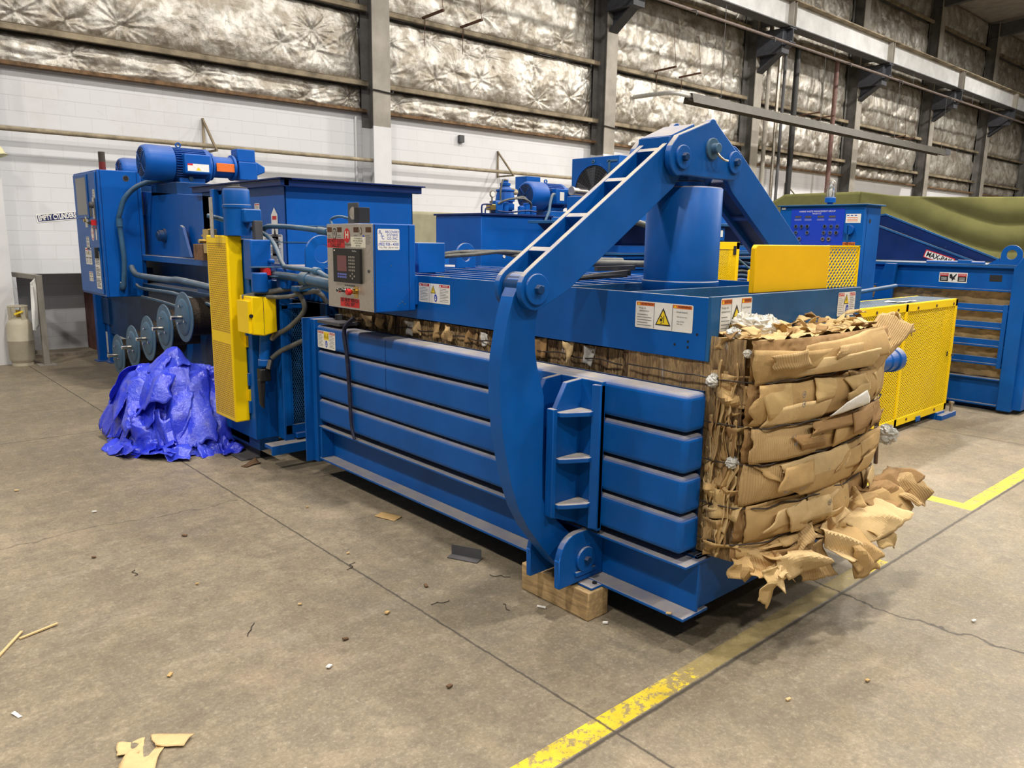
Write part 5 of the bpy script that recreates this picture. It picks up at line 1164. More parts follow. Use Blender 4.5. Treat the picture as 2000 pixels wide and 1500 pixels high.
q=M(); q.box(2.50,2.66,5.80,6.4,.10,.19); q.build('column_foot',DKBL,T)
wb_=M().box(2.72,2.80,7.38,7.62,1.552,1.70).build('wood_offcut',WOODP,bevel=.003); tag(wb_,'short brown board resting on the ledge by the brass valve','wood')
# ================================================================== BLUE TARP
def tarp():
    n,m_=420,240
    A,Rr=np.meshgrid(np.linspace(0,2*np.pi,n),np.linspace(0,1,m_),indexing='ij')
    cx,cy=2.26,7.05
    ca,sa=np.cos(A),np.sin(A)
    def per(f,k,sd): return ridged(ca*f+11+k*0,sa*f+7,sd,2)
    Ro=.47+.06*np.sin(2*A+2.3)+.16*np.abs(sa)+.05*(ridged(ca*2.2+9,sa*2.2+9,62,3)-.5)*2
    x=cx+Ro*Rr*ca*.92; y=cy+Ro*Rr*sa*1.25
    H=.62*(1-Rr**1.5)**.9+.10*np.clip(1-np.abs(Rr-.55)/.4,0,1)
    for hx,hy,hh,hr in ((2.20,6.92,.16,.15),(2.45,6.7,.12,.22),(1.98,7.25,.05,.14),(2.30,7.35,-.12,.16),(1.95,6.85,-.06,.14),(2.1,6.6,.05,.14)): H+=hh*np.exp(-((x-hx)**2+(y-hy)**2)/hr**2)*(1-Rr**4)
    # long folds falling outwards: bent sheets with sharp crests
    wob=.5*fbm(ca*1.3+3,sa*1.3+Rr*1.6,63,3)+.35*Rr
    def crest(k,ph,sd):
        t=(A/(2*np.pi)*k+ph+wob*1.3*np.sin(A*1+sd))%1.0
        return np.where(t<.3,t/.3,(1-t)/.7)
    f1=crest(7,.1,1.);f2=crest(12,.4,2.5)
    w_=np.clip(Rr*2.2,0,1)*np.clip((1-Rr)*7,0.0,1)
    big=vnoise(x*3.1+5,y*3.1,64)*2-1; mid=np.abs(vnoise(x*5.5+H*3,y*5.5-H*3,67)*2-1)
    fine=ridged(x*13+y*4,y*11+H*10,66,2)-.55
    d=.085*(f1-.45)+.035*(f2-.45)+.05*big+.06*(mid-.45)+.018*fine
    z=np.maximum(H+d*w_,.004)
    out=d*w_*1.0+.03*fine*w_
    x=x+out*ca; y=y+out*sa
    hem=np.clip((Rr-.93)*14,0,1); z=z*(1-hem)+hem*(.012+.035*np.clip(np.sin(A*13+2*np.sin(A*3)),0,1)*(1-hem)+.0)
    x=x+hem*.03*np.sin(A*9)*ca; y=y+hem*.03*np.sin(A*9)*sa
    x[-1]=x[0];y[-1]=y[0];z[-1]=z[0]
    m,nt,b=nodes('blue_poly_tarp')
    nn=noise(nt,3,5,.7); c=mix(nt,ramp(nt,nn,[(.42,0.),(.7,1.)]).outputs[0],(.02,.04,.68),(.07,.11,.75))
    c=mix(nt,ramp(nt,noise(nt,8,5,.7),[(.55,0.),(.75,.5)]).outputs[0],c,(.20,.19,.30))
    nt.links.new(c,b.inputs['Base Color']); b.inputs['Roughness'].default_value=.30; b.inputs['Specular IOR Level'].default_value=.6
    bump(nt,b,math_(nt,'ADD',noise(nt,40,3,.7,dist=.4),math_(nt,'MULTIPLY',noise(nt,12,3,.6,dist=.5),1.8)),.35,.010)
    o=grid_obj('blue_tarp',np.stack([x,y,z],-1),m,ang=28); tag(o,'crumpled heap of shiny blue plastic tarp on the floor by the yellow guard','tarp')
    def Hm(x,y):
        a=np.arctan2((y-cy)/1.25,(x-cx)/.92); r=np.hypot((x-cx)/.92,(y-cy)/1.25)
        R0=.47+.06*np.sin(2*a+2.3)+.16*np.abs(np.sin(a)); q_=np.clip(r/R0,0,1.2)
        H=.60*np.clip(1-q_**1.5,0,1)**.85+.10*np.clip(1-np.abs(q_-.55)/.4,0,1)
        for hx,hy,hh,hr in ((2.20,6.92,.16,.15),(2.45,6.7,.12,.22),(1.98,7.25,.05,.14),(2.30,7.35,-.12,.16),(1.95,6.85,-.06,.14)): H=H+hh*np.exp(-((x-hx)**2+(y-hy)**2)/hr**2)*(1-np.clip(q_,0,1)**4)
        return H
    def onheap(off):
        def f(P):
            x,y=P[...,0],P[...,1]; h=Hm(x,y)+off; e_=.01
            gx=(Hm(x+e_,y)-Hm(x-e_,y))/(2*e_); gy=(Hm(x,y+e_)-Hm(x,y-e_))/(2*e_); nn=np.stack([-gx,-gy,np.ones_like(gx)],-1); nn/=np.linalg.norm(nn,axis=-1,keepdims=True)
            return np.stack([x,y,h],-1)+nn*.02,nn
        return f
    quads=[((1.98,6.30),(2.42,6.36),(2.40,6.80),(2.02,6.78)),((1.74,6.95),(2.0,6.62),(2.26,6.90),(1.98,7.20)),((2.05,6.45),(2.55,6.55),(2.52,6.95),(2.12,6.85)),((1.72,7.45),(1.80,7.05),(2.12,7.1),(2.05,7.55)),
      ((1.90,6.5),(2.1,6.35),(2.3,6.7),(2.05,6.95)),((1.85,6.8),(2.15,6.6),(2.3,6.85),(2.1,7.1)),((2.2,6.3),(2.6,6.4),(2.66,6.75),(2.3,6.72)),((1.80,7.6),(1.86,7.3),(2.2,7.25),(2.15,7.7)),((2.02,6.85),(2.3,6.72),(2.38,7.0),(2.12,7.1)),
      ((1.76,7.2),(1.84,6.75),(1.98,6.8),(1.95,7.2)),((1.86,6.6),(2.0,6.36),(2.12,6.5),(1.98,6.72))]
    for i,qd in enumerate(quads):
        c_=[(a,b_,0) for a,b_ in qd]
        sheet(*c_,m,o,1200+i,surf=onheap(.015+.006*i),jag=.03,fold=.030,thick=.003,res=.012,name='tarp_fold',creases=4)
    for i in range(9):   # rolled hem lying on the floor in front
        a=R_(185+i*13); a2=R_(185+(i+1.4)*13); r0=.60+.05*math.sin(i*2.1); P=[(cx+.92*r_*math.cos(t),cy+1.25*r_*math.sin(t),z_) for r_,t,z_ in ((r0+.10,a,.012),(r0+.10,a2,.014),(r0-.06,a2,.09),(r0-.06,a,.10))]
        sheet(*P,m,o,1250+i,jag=.02,fold=.022,thick=.003,res=.012,name='tarp_hem',creases=4)
tarp()
# ================================================================== things by the left wall
G=thing('gas_cylinder',(1.96,12.25,0),'worn cream propane cylinder on the floor beside the wall column','gas cylinder')
gm=paint('cream_cylinder_paint',(.50,.46,.36),dust=.3,var=.3); M().lathe((1.99,12.25,0),(1.99,12.25,.8),[(0,.13),(.03,.13),(.035,.12),(.06,.135),(.09,.155),(.33,.157),(.335,.160),(.345,.160),(.35,.157),(.55,.155),(.62,.125),(.655,.06)],40).build('tank_shell',gm,G,ang=60)
q=M(); q.tube([(1.99+.115*math.cos(a),12.25+.115*math.sin(a),.80) for a in np.linspace(0,2*math.pi,20)],.01,6,False)
for a in (20,110,200,290): q.bar((1.99+.115*math.cos(R_(a)),12.25+.115*math.sin(R_(a)),.6),(1.99+.115*math.cos(R_(a)),12.25+.115*math.sin(R_(a)),.8),.05,.008,up=(math.cos(R_(a)),math.sin(R_(a)),0))
q.build('collar',gm,G); M().cyl((1.99,12.25,.64),(1.99,12.25,.75),.03).build('valve',BRASS,G); q=M().bar((1.93,12.16,.70),(2.03,12.14,.74),.06,.02); q.build('yellow_valve_tag',WARNY,G)
S_=thing('pipe_rail',(2.25,12.2,0),'grey painted steel rail with upright post and a white rag','rail')
q=M(); q.box(2.20,2.27,12.02,12.09,.01,1.22); q.build('post',GREYP,S_); q=M(); q.bar((2.235,12.055,1.19),(2.03,12.7,1.21),.06); q.build('top_bar',GREYP,S_); q=M(); q.box(2.13,2.34,11.95,12.18,0,.012); q.bar((2.235,12.055,.16),(2.03,12.7,.16),.05); q.build('base_plate',GREYP,S_)
n,m_=30,24; A,Bq=np.meshgrid(np.linspace(0,1,n),np.linspace(0,1,m_),indexing='ij')
x=2.15+.05*(Bq-.5)*(1+2*A)+.02*np.sin(Bq*9); y=12.12+.16*(Bq-.5)*(.4+1.6*A)-.0*A+.02*np.sin(Bq*11+A*4); z=1.13-.62*A-.05*np.sin(Bq*5)
o=grid_obj('white_rag',np.stack([x,y-.09,z],-1),plain('white_cloth',(.72,.72,.70),.9,var=.1),thick=.004,ang=30); tag(o,'torn white rag hanging on the grey post by the wall','rag')
q=M(); fr=F((2.42,WY-.004,1.965),(1,0,.12),(-.12,0,1)); rrect(q,fr,0,-.05,.53,.115,.002,WHITE,.15); rrect(q,fr,.012,-.038,.506,.091,.0026,plain('sign_navy',(.01,.018,.10),.5),.12); q.text(fr,'EMPTY CYLINDERS',.265,.008,.072,.0034,WHITE,.485,.035)
q.fbox(fr,0,.53,-.05,.065,0,.0018,WHITE)
tag(q.build('wall_sign',None),'small blue and white EMPTY CYLINDERS sign on the block wall','sign')
q=M(); q.lathe((1.95,12.25,2.88),(1.99,12.2,2.66),[(0,.02),(.04,.05),(.1,.06),(.13,.09),(.15,.02)],16); tag(q.build('wall_lamp',plain('yellowed_plastic',(.62,.60,.38),.5)),'small yellowed plastic light fitting on the leftmost column','lamp')
q=M(); q.cyl((7.57,12.775,0.0),(7.57,12.775,3.9),.022); tag(q.build('conduit_pipe',WHITEP),'thin white conduit beside the second wall column','conduit')
# ================================================================== HYDRAULIC TANK GROUP (middle distance)
H1=thing('hydraulic_tank',(7.2,8.4,0),'plain blue hydraulic tank behind the baler chamber, left of the lever arm','tank')
q=M(); q.box(6.58,7.84,8.0,9.0,.1,2.09); q.build('tank_shell',BLUE2,H1,bevel=.01)
q=M(); q.box(6.56,7.87,7.97,9.03,2.09,2.115); q.build('tank_lid',NAVY,H1,bevel=.002)
M().box(6.6,7.8,8.05,8.95,0,.1).build('tank_base',DKBL,H1)
M().cyl((6.98,8.0,1.55),(6.98,7.99,1.55),.02).build('sight_plug',WHITE,H1)
q=M(); q.lathe((7.25,8.3,2.12),(7.25,8.3,2.6),[(0,.13),(.05,.10),(.06,.13),(.14,.13),(.145,.11),(.17,.11),(.175,.135),(.24,.13),(.30,.115),(.31,.13),(.33,.13),(.34,.09),(.38,.06),(.385,.075),(.42,.075),(.425,.045),(.47,.045)],28); q.build('pump_stack',BLUE2,H1,ang=50)
q=M(); q.cyl((6.86,8.15,2.115),(6.86,8.15,2.28),.012,m=STEEL); q.cyl((6.87,8.13,2.37),(6.87,8.11,2.37),.045,m=STEEL); q.cyl((6.87,8.112,2.37),(6.87,8.108,2.37),.036,m=WHITE); q.cyl((6.87,8.13,2.25),(6.87,8.13,2.34),.01,m=STEEL); q.build('pressure_gauge',None,H1)
q=M(); q.box(6.92,7.05,8.1,8.25,2.115,2.29); q.build('filter_block',BLUE2,H1,bevel=.02)
q=M(); q.box(6.82,6.92,8.1,8.2,2.16,2.24); q.build('brass_valve',BRASS,H1,bevel=.01)
for x in (7.12,7.42,7.52,7.64):
    q=M(); q.cyl((x,8.15,2.115),(x,8.15,2.22+.05*((x*10)%2)),.05); q.cyl((x,8.15,2.2),(x,8.15,2.24),.03); q.build('port_fitting',BLUE2,H1,bevel=.008)
for P,r in (([(6.67,8.1,2.115),(6.67,8.1,2.20),(6.70,8.1,2.23),(6.84,8.1,2.235)],.011),([(6.73,8.1,2.115),(6.74,8.1,2.18),(6.84,8.12,2.20)],.009),([(7.2,8.2,2.57),(7.12,8.2,2.56),(7.08,8.2,2.4),(7.10,8.2,2.14)],.013),([(6.95,8.1,2.25),(7.1,8.05,2.31),(7.35,8.05,2.33),(7.55,8.1,2.28),(7.6,8.15,2.2)],.014),([(6.9,8.05,2.15),(7.1,8.02,2.14),(7.4,8.02,2.17),(7.6,8.04,2.16)],.012),([(7.35,8.3,2.32),(7.5,8.2,2.36),(7.62,8.2,2.26),(7.66,8.2,2.14)],.016)): M().tube(P,r,8).build('pipework',HOSE if r>.012 else NAVY,H1)
M().tube([(7.36,8.3,2.42),(7.45,8.3,2.42),(7.62,8.5,2.46),(7.9,8.9,2.5)],.03,10).build('suction_hose',PIPEM,H1)
q=M(); q.box(7.86,8.96,8.0,9.2,.0,2.10); q.build('side_tank',BLUE,H1,bevel=.01)
m3=motor((8.3,8.4,2.1),7.72,8.45,8.4,2.40,.20,'blue electric motor on top of the hydraulic tank behind the lever arm',False)
q=M(); q.box(8.05,8.6,8.2,8.7,2.1,2.19); q.build('motor_pedestal',BLUE,m3,bevel=.01)
q=M(); q.tube([(8.05,8.14,2.42),(7.95,8.08,2.40),(7.86,8.03,2.28),(7.80,7.99,2.16),(7.72,7.97,2.05),(7.70,7.96,1.93)],.022,10); q.build('motor_conduit',HOSEB,m3)
M().lathe((8.45,8.4,2.40),(8.9,8.4,2.40),[(0,.15),(.1,.15),(.12,.12),(.3,.12),(.31,.15),(.35,.15)],24).build('coupling_housing',BLUE2,m3)
bx=M().box(8.02,8.30,8.7,8.95,2.45,2.70).build('breather_box',BLUE2,m3)
f=M(); f.cyl((8.32,8.05,2.48),(8.62,8.05,2.47),.055,m=STEEL); f.cyl((8.30,8.05,2.48),(8.33,8.05,2.48),.065,m=STAIN); f.cyl((8.62,8.05,2.47),(8.70,8.05,2.44),.04,m=CHROME); f.build('oil_filter',None,m3,bevel=.004)
# cooler
K=thing('oil_cooler',(9.3,8.2,1.9),'square blue oil cooler housing with round black fan','cooler')
q=M(); q.box(9.0,9.45,7.76,8.73,2.05,3.02); q.build('cooler_housing',BLUE,K,bevel=.01)
fr=FX(9.0,8.73,2.05)
q=M(); q.ring(fr,.47,.47,.38,.41,-.005,.012,BLUE2,40); q.build('fan_shroud',None,K)
q=M(); q.disc(fr,.47,.47,.385,.001,DARK,40)
for k in range(9):
    r=.04+.04*k; q.ring(fr,.47,.47,r,r+.004,.006,.009,DKGREY,36)
for k in range(24):
    an=2*math.pi*k/24; q.bar(fr.p(.47+.05*math.cos(an),.47+.05*math.sin(an),.008),fr.p(.47+.38*math.cos(an),.47+.38*math.sin(an),.008),.003,.003,m=DKGREY)
q.build('fan_guard',None,K)
for k in range(5):
    an=2*math.pi*k/5+.5; P=[(.47+r_*math.cos(an+d_),.47+r_*math.sin(an+d_)) for r_,d_ in ((.06,-.3),(.36,-.28),(.36,.28),(.06,.3))]
    q=M(); q.poly(fr,P,.004,GREYP if k==0 else DKGREY); q.build('fan_blade',None,K)
M().cyl(fr.p(.47,.47,0),fr.p(.47,.47,.02),.06).build('fan_hub',DKGREY,K)
q=M(); q.box(8.985,9.0,7.80,8.0,2.93,2.96); q.box(8.985,9.0,7.93,7.97,2.3,2.95); q.ring(FX(8.99,8.27,2.95),0,0,.012,.03,0,.01); q.build('cooler_strut',SPOOLB,K,bevel=.002)
q=M(); 
for x in (9.05,9.4):
    for y in (7.8,8.68): q.box(x-.03,x+.03,y-.03,y+.03,0,2.05)
q.build('cooler_stand',BLUE2,K)
# khaki tarpaulin screen, left
def drape(name,p0,p1,top,bot,n,m_,folds,amp,seed,mat,label,cat,sag=0,fx=None,swoop=0):
    U,V=np.meshgrid(np.linspace(0,1,n),np.linspace(0,1,m_),indexing='ij')
    p0=np.array(p0);p1=np.array(p1); d=p1-p0; L=np.linalg.norm(d); nn=np.array([d[1],-d[0]])/L
    tz=np.interp(np.linspace(0,1,n),*top)[:,None]
    z=tz*(1-V)+bot*V
    w_=amp*(ridged((U+.12*V)*folds,V*.7,seed,3)-.55)*(.35+.65*V)+ swoop*np.abs(np.sin(np.pi*V*7+9*np.abs(U-.45)**1.5*2.2+.6*np.sin(U*7)))*1.6*np.clip(np.sin(np.pi*U),0,1)*(1-V)**.5
    x=p0[0]+d[0]*U+nn[0]*w_; y=p0[1]+d[1]*U+nn[1]*w_
    o=grid_obj(name,np.stack([x,y,z],-1),mat,thick=.004); return tag(o,label,cat)
OLIVE=plain('olive_canvas',(.17,.165,.06),.85,var=.18,scale=3,spec=.15); KHAKI=plain('khaki_canvas',(.30,.28,.18),.8,var=.15,scale=3)
drape('canvas_sheet',(6.3,10.3),(8.55,10.3),([0,1],[2.19,2.185]),0.02,90,40,4,.30,71,KHAKI,'khaki canvas sheet standing behind the control box, before the white wall','canvas')
# green canvas, right
drape('canvas_sheet',(11.9,7.1),(11.5,5.3),([0,.25,1],[2.36,2.55,2.535]),0.02,60,60,5,.10,72,OLIVE,'left end of the olive green canvas behind the push-button cabinet','canvas')
drape('canvas_sheet',(11.5,5.3),(11.6,1.2),([0,.12,.30,.55,.85,1],[2.535,2.46,2.42,2.40,2.44,2.46]),0.02,140,120,5,.10,73,OLIVE,'long olive green canvas sagging behind the second baler on the right','canvas',swoop=.035)
# ================================================================== THIRD MACHINE (behind the press cylinder)
T3=thing('horizontal_baler',(8.6,6.6,0),'dark blue baler with funnel hopper, far back behind the press cylinder','baler')
q=M(); q.box(6.95,10.4,6.0,7.3,0,1.62); q.build('body',BLUE2,T3,bevel=.01)
for i,(z0,y_) in enumerate(((1.34,5.97),(1.46,5.97),(1.58,5.97))): M().box(6.93,10.4,y_,6.0,z0,z0+.025).build('body_rib',BLUE,T3)
q=M(); q.box(6.93,10.42,5.95,6.3,1.62,1.645); q.build('top_flange',BLUED,T3,bevel=.002)
q=M(); q.box(7.02,10.2,6.02,7.2,1.645,1.73); q.build('hopper_base',BLUE2,T3,bevel=.004)
q=M(); 
a,b,c_2,d=(7.12,1.73),(10.0,1.73),(10.15,1.99),(6.92,1.99)
q.add([(a[0],6.05,a[1]),(b[0],6.05,b[1]),(c_2[0],5.9,c_2[1]),(d[0],5.9,d[1]),(a[0],7.1,a[1]),(b[0],7.1,b[1]),(c_2[0],7.3,c_2[1]),(d[0],7.3,d[1])],[(0,1,2,3),(7,6,5,4),(0,3,7,4),(1,5,6,2),(3,2,6,7)])
q.build('funnel_hopper',NAVY,T3)
q=M(); q.box(6.85,10.3,5.86,7.4,1.985,2.02); q.build('hopper_rim',BLUED,T3,bevel=.003)
q=M(); q.box(7.45,10.35,6.2,7.3,2.02,2.34); q.build('upper_box',BLUE,T3,bevel=.01)
q=M(); q.box(8.7,9.0,5.9,6.1,1.80,1.98,BLUE); q.rect(FY(8.85,5.898,1.85),0,0,.10,.09,.002,WHITE); q.box(8.78,9.0,5.85,6.0,1.66,1.78,BLACK); q.cyl((9.0,5.92,1.72),(9.02,5.92,1.72),.07,m=WARNY); q.build('valve_box',None,T3,bevel=.005)
q=M(); q.tube([(6.9,5.9,2.02),(7.1,5.85,2.0),(7.4,5.8,1.93),(7.55,5.78,1.85),(7.6,5.77,1.75)],.035,10); q.build('hydraulic_hose',HOSE,T3)
q=M(); q.bar((7.5,6.1,2.345),(8.2,6.05,2.36),.05,.05); q.build('top_bar',HOSE,T3)
# small yellow cage
def cage(loc,x0,x1,y0,y1,z0,z1,label,pitch,splits=()):
    t=thing('mesh_guard_cage',loc,label,'guard cage'); w_=.055
    m_=M(); fr=FY(x0,y0,z0); W=x1-x0;Hh=z1-z0
    for a0,a1,b0,b1 in [(0,W,0,w_*1.3),(0,W,Hh-w_*1.3,Hh),(0,w_,0,Hh),(W-w_,W,0,Hh)]+[(s-w_/2,s+w_/2,0,Hh) for s in splits]: m_.fbox(fr,a0,a1,b0,b1,0,.012)
    m_.build('front_frame',YEL,t,bevel=.002)
    ed=[w_]+[x for s in splits for x in (s-w_/2,s+w_/2)]+[W-w_]
    for a,b in zip(ed[::2],ed[1::2]):
        q=M(); expanded(q,F(fr.p(a,w_*1.3,.002),(1,0,0),(0,0,1)),b-a,Hh-w_*2.6,pitch,pitch*.62,pitch*.16,.003); q.build('mesh_panel',YEL,t)
    q=M(); q.box(x0,x0+.01,y0+.002,y1,z0,z1); q.build('side_panel',YEL,t)
    q=M(); q.box(x1-.01,x1,y0+.002,y1,z0,z1); q.build('side_panel',YEL,t)
    q=M(); q.box(x0+.02,x1-.02,y0+.10,y1-.02,z0+.02,z1-.03); q.build('dark_machinery',DKBL,t)
    return t
sc=cage((6.9,4.5,0),6.60,7.13,4.5,4.9,1.0,1.79,'small yellow mesh guard cage behind the yellow guard of the baler',.028)
M().box(6.62,7.11,4.55,4.85,0,1.0).build('stand',DKBL,sc)
M().fbox(FY(7.02,4.488,1.66),0,.05,0,.09,0,.003,BLACK).build('black_label',BLACK,sc)
M().tube([(7.13,4.6,1.68),(7.18,4.5,1.60),(7.26,4.4,1.5),(7.32,4.3,1.44)],.010,8).build('cable',HOSEB,sc)
# hoses and frame visible beside it
hb=thing('hose_rack',(8.3,5.0,0),'dark blue frame with hydraulic hoses between the small cage and the push-button cabinet','hose rack')
q=M(); q.box(7.9,9.5,5.2,5.35,.0,1.62); q.build('frame_plate',NAVY,hb)
for i,z in enumerate((1.60,1.67,1.73)): M().box(7.9,9.6,5.0+.05*i,5.2,z,z+.02).build('frame_rail',BLUED,hb)
for i in range(6):
    z=1.28+.05*i; M().tube([(7.9,5.1,z),(8.1,5.05,z+.03),(8.4,5.0,z-.02),(8.7,5.0,z-.05)],.017,8).build('hydraulic_hose',[HOSE,BLUE,HOSEB][i%3],hb)
q=M(); q.box(7.0,7.3,4.0,4.3,0,1.52); q.build('yellow_bin',YELD,hb,bevel=.01)
# ================================================================== LARGE YELLOW CAGE
bc=cage((7.5,2.95,0),6.0,8.82,2.95,3.35,.075,1.245,'large yellow expanded-metal guard cage on the floor right of the bale',.046,(1.55,))
q=M(); q.c=SPOOLB; fr=F((6.0,2.96,1.245),(1,0,0),(0,1,0)); expanded(q,fr,2.82,.38,.046,.030,.010,.003); q.build('top_mesh',SPOOLB,bc)
q=M(); q.box(6.0,8.82,2.955,2.965,1.235,1.25); q.box(6.0,8.82,3.33,3.35,1.235,1.25); q.build('top_rail',YEL,bc)
q=M(); 
for x in (6.9,7.35,7.8,8.25,8.7):
    q.cyl((x,2.945,1.20),(x,2.932,1.20),.014,m=RUST)
for x in (7.2,7.8,8.5): q.cyl((x,2.945,.115),(x,2.932,.115),.014,m=RUST)
q.build('fixing_bolts',None,bc)
q=M(); q.cyl((6.05,3.4,1.27),(8.5,3.45,1.36),.02); q.build('conduit',BLUED,bc)
q=M(); sheet((7.55,3.02,1.252),(7.85,3.0,1.255),(7.95,3.12,1.256),(7.5,3.14,1.255),PAPERW,bc,950,jag=.02,fold=.01,thick=.002,name='paper_scrap')
s=M(); fr=FY(7.12,2.932,1.02); s.rect(fr,0,0,.24,.17,.001,WARNY); s.text(fr,'SAFETY WARNING',.12,.145,.016,.002,INK,.22,.02); s.rect(fr,.01,.01,.14,.125,.002,INK); s.rect(fr,.155,.01,.23,.125,.002,INK)
for k in range(5): s.rect(fr,.025,.025+.02*k,.125,.030+.02*k,.003,CREAM); s.rect(fr,.165,.025+.02*k,.22,.030+.02*k,.003,CREAM)
s.build('yellow_sign',None,bc)
q=M(); q.box(8.55,8.95,2.87,2.93,0,.05); q.box(8.55,8.75,2.92,3.3,0.0,.075); q.cyl((8.87,2.90,.05),(8.87,2.90,.14),.016,m=STEEL); q.cyl((8.87,2.9,.14),(8.87,2.9,.16),.028,m=STEEL); q.build('levelling_foot',BLUE,bc,bevel=.003)
q=M(); q.box(6.1,6.5,2.95,3.3,0,.075); q.build('levelling_foot',BLUE,bc)
q=M(); q.fbox(FY(8.02,2.93,.06),0,.09,0,.05,0,.01,BLUE); q.build('clip',None,bc)
q=M(); q.fbox(FY(8.66,2.935,.66),0,.02,0,.05,0,.004,BLACK); q.box(8.80,8.84,2.925,2.94,.65,.67); q.build('latch',DKGREY,bc)
# blue roller / cylinder of the baler beyond the bale, and cable bundle
cyl_=thing('side_cylinder',(4.5,1.95,1.05),'round blue cylinder end sticking out beyond the right side of the bale','cylinder')
q=M(); q.lathe((4.35,1.93,1.11),(4.85,1.93,1.11),[(0,.06),(.33,.06),(.335,.066),(.42,.066),(.425,.075),(.49,.075),(.50,.068)],28); q.build('cylinder_barrel',BLUE,cyl_)
q=M(); q.tube([(4.30,1.90,.86),(4.42,1.86,.84),(4.50,1.86,.82),(4.53,1.86,.72),(4.55,1.86,.60),(4.56,1.86,.52)],.012,7); 
tag(q.build('dangling_strap',CBD),'dangling brown strap beside the bale in front of the yellow cage','strap')
q=M(); 
for i in range(7): q.tube([(4.30,1.9+.012*i,.86+.012*(i%4)),(4.38,1.88,.87+.014*(i%4)),(4.46,1.87,.85+.012*i-.03)],.006,6)
q.build('cable_bundle',plain('pale_blue_cable',(.20,.34,.45),.5),cyl_)
# ================================================================== PUSH-BUTTON CABINET
P1=thing('control_cabinet',(8.15,4.1,0),'large blue control cabinet with rows of round push buttons','cabinet')
c=M(); c.box(8.0,8.36,3.62,4.56,.25,2.18); c.build('cabinet_body',BLUE,P1,bevel=.006)
M().box(8.02,8.34,3.64,4.54,0,.25).build('plinth',DKBL,P1)
M().box(7.97,8.40,3.59,4.58,2.175,2.19).build('top_cover',BLUED,P1,bevel=.003)
fr=FX(8.0,4.56,0)
q=M(); q.fbox(fr,.14,.73,1.77,2.15,0,.004); pn=q.build('button_panel',PANELB,P1)
q=M(); q.text(fr,'HARRIS WASTE MANAGEMENT GROUP',.43,2.12,.018,.006,WHITE,.40);q.text(fr,'BALER CO.',.43,2.097,.015,.006,WHITE,.12); q.build('panel_title',None,pn)
q=M()
for a in (.22,.335,.475,.60):
    q=M(); q.rect(fr,a-.035,2.055,a+.035,2.075,.006,DKGREY); q.rect(fr,a-.04,2.025,a+.04,2.045,.006,bpy.data.materials['key_blue']); q.build('indicator_window',None,pn)
for a,z,k in ((.205,1.965,0),(.27,1.965,0),(.335,1.965,0),(.21,1.90,1),(.34,1.90,1),(.19,1.835,2),(.255,1.835,1),(.53,1.965,0),(.60,1.965,1),(.665,1.965,1),(.525,1.90,1),(.595,1.90,1),(.66,1.90,0),(.52,1.835,1),(.585,1.835,1)):
    q=M(); q.cyl(fr.p(a,z,.004),fr.p(a,z,.016),.021,m=CHROME); q.cyl(fr.p(a,z,.016),fr.p(a,z,.019),.013,m=INK)
    if k==2: q.cyl(fr.p(a,z,.016),fr.p(a,z,.04),.020,m=RED)
    if k==0: q.fbox(fr,a-.004,a+.004,z-.016,z+.016,.018,.03,INK)
    q.build('push_button',None,pn)
q=M(); q.fbox(fr,.745,.90,2.0,2.09,0,.003,WHITE); [q.rect(fr,.755+.04*k,2.07,.78+.04*k,2.08,.004,SBLUE) for k in range(3)]; [q.rect(fr,.76,2.018+.016*k,.87,2.024+.016*k,.004,ORNG) for k in range(3)]; q.build('paper_notice',None,P1)
q=M(); q.cyl(fr.p(.80,1.93,0),fr.p(.80,1.93,.04),.05,m=BLUE2); q.fbox(fr,.785,.80,1.80,1.98,.02,.04,BLUED); q.build('rotary_handle',None,P1,bevel=.004)
q=M(); q.rect(fr,.735,1.765,.865,1.805,.003,ORNG); q.text(fr,'THREE PHASE',.80,1.785,.022,.004,INK,.12,.02); q.build('orange_label',None,P1)
q=M(); q.rect(fr,.15,1.745,.27,1.765,.005,WHITE); q.rect(fr,.02,2.145,.065,2.165,.003,WHITE); q.build('white_label',None,P1)
q=M(); q.fbox(FY(8.0,3.62,0),.05,.053,.3,2.15,0,.002,NAVY); q.disc(FY(8.0,3.62,0),.12,2.02,.022,.002,DARK); q.build('side_seam',None,P1)
BC=thing('beacon_lamp',(8.1,4.05,2.18),'caged glass beacon lamp on top of the push-button cabinet','lamp')
M().lathe((8.1,4.05,2.19),(8.1,4.05,2.27),[(0,.03),(.02,.03),(.025,.055),(.07,.055),(.08,.045)],20).build('lamp_base',BLUE2,BC)
gl,nt,b=nodes('clear_glass'); b.inputs['Base Color'].default_value=(.9,.93,.95,1); b.inputs['Roughness'].default_value=.08; b.inputs['Transmission Weight'].default_value=.85
M().lathe((8.1,4.05,2.27),(8.1,4.05,2.42),[(0,.036),(.08,.036),(.115,.028),(.135,.01)],20).build('glass_dome',gl,BC,ang=60)
M().lathe((8.1,4.05,2.27),(8.1,4.05,2.36),[(0,.012),(.03,.02),(.06,.02),(.085,.005)],14).build('bulb',WHITE,BC,ang=60)
q=M()
for k in range(4):
    an=k*math.pi/4; q.tube([(8.1+.048*math.cos(an)*s_,4.05+.048*math.sin(an)*s_,z) for s_,z in ((1,2.27),(1,2.38),(.7,2.43),(0,2.45),(-.7,2.43),(-1,2.38),(-1,2.27))],.0035,5)
q.build('lamp_cage',STEEL,BC)
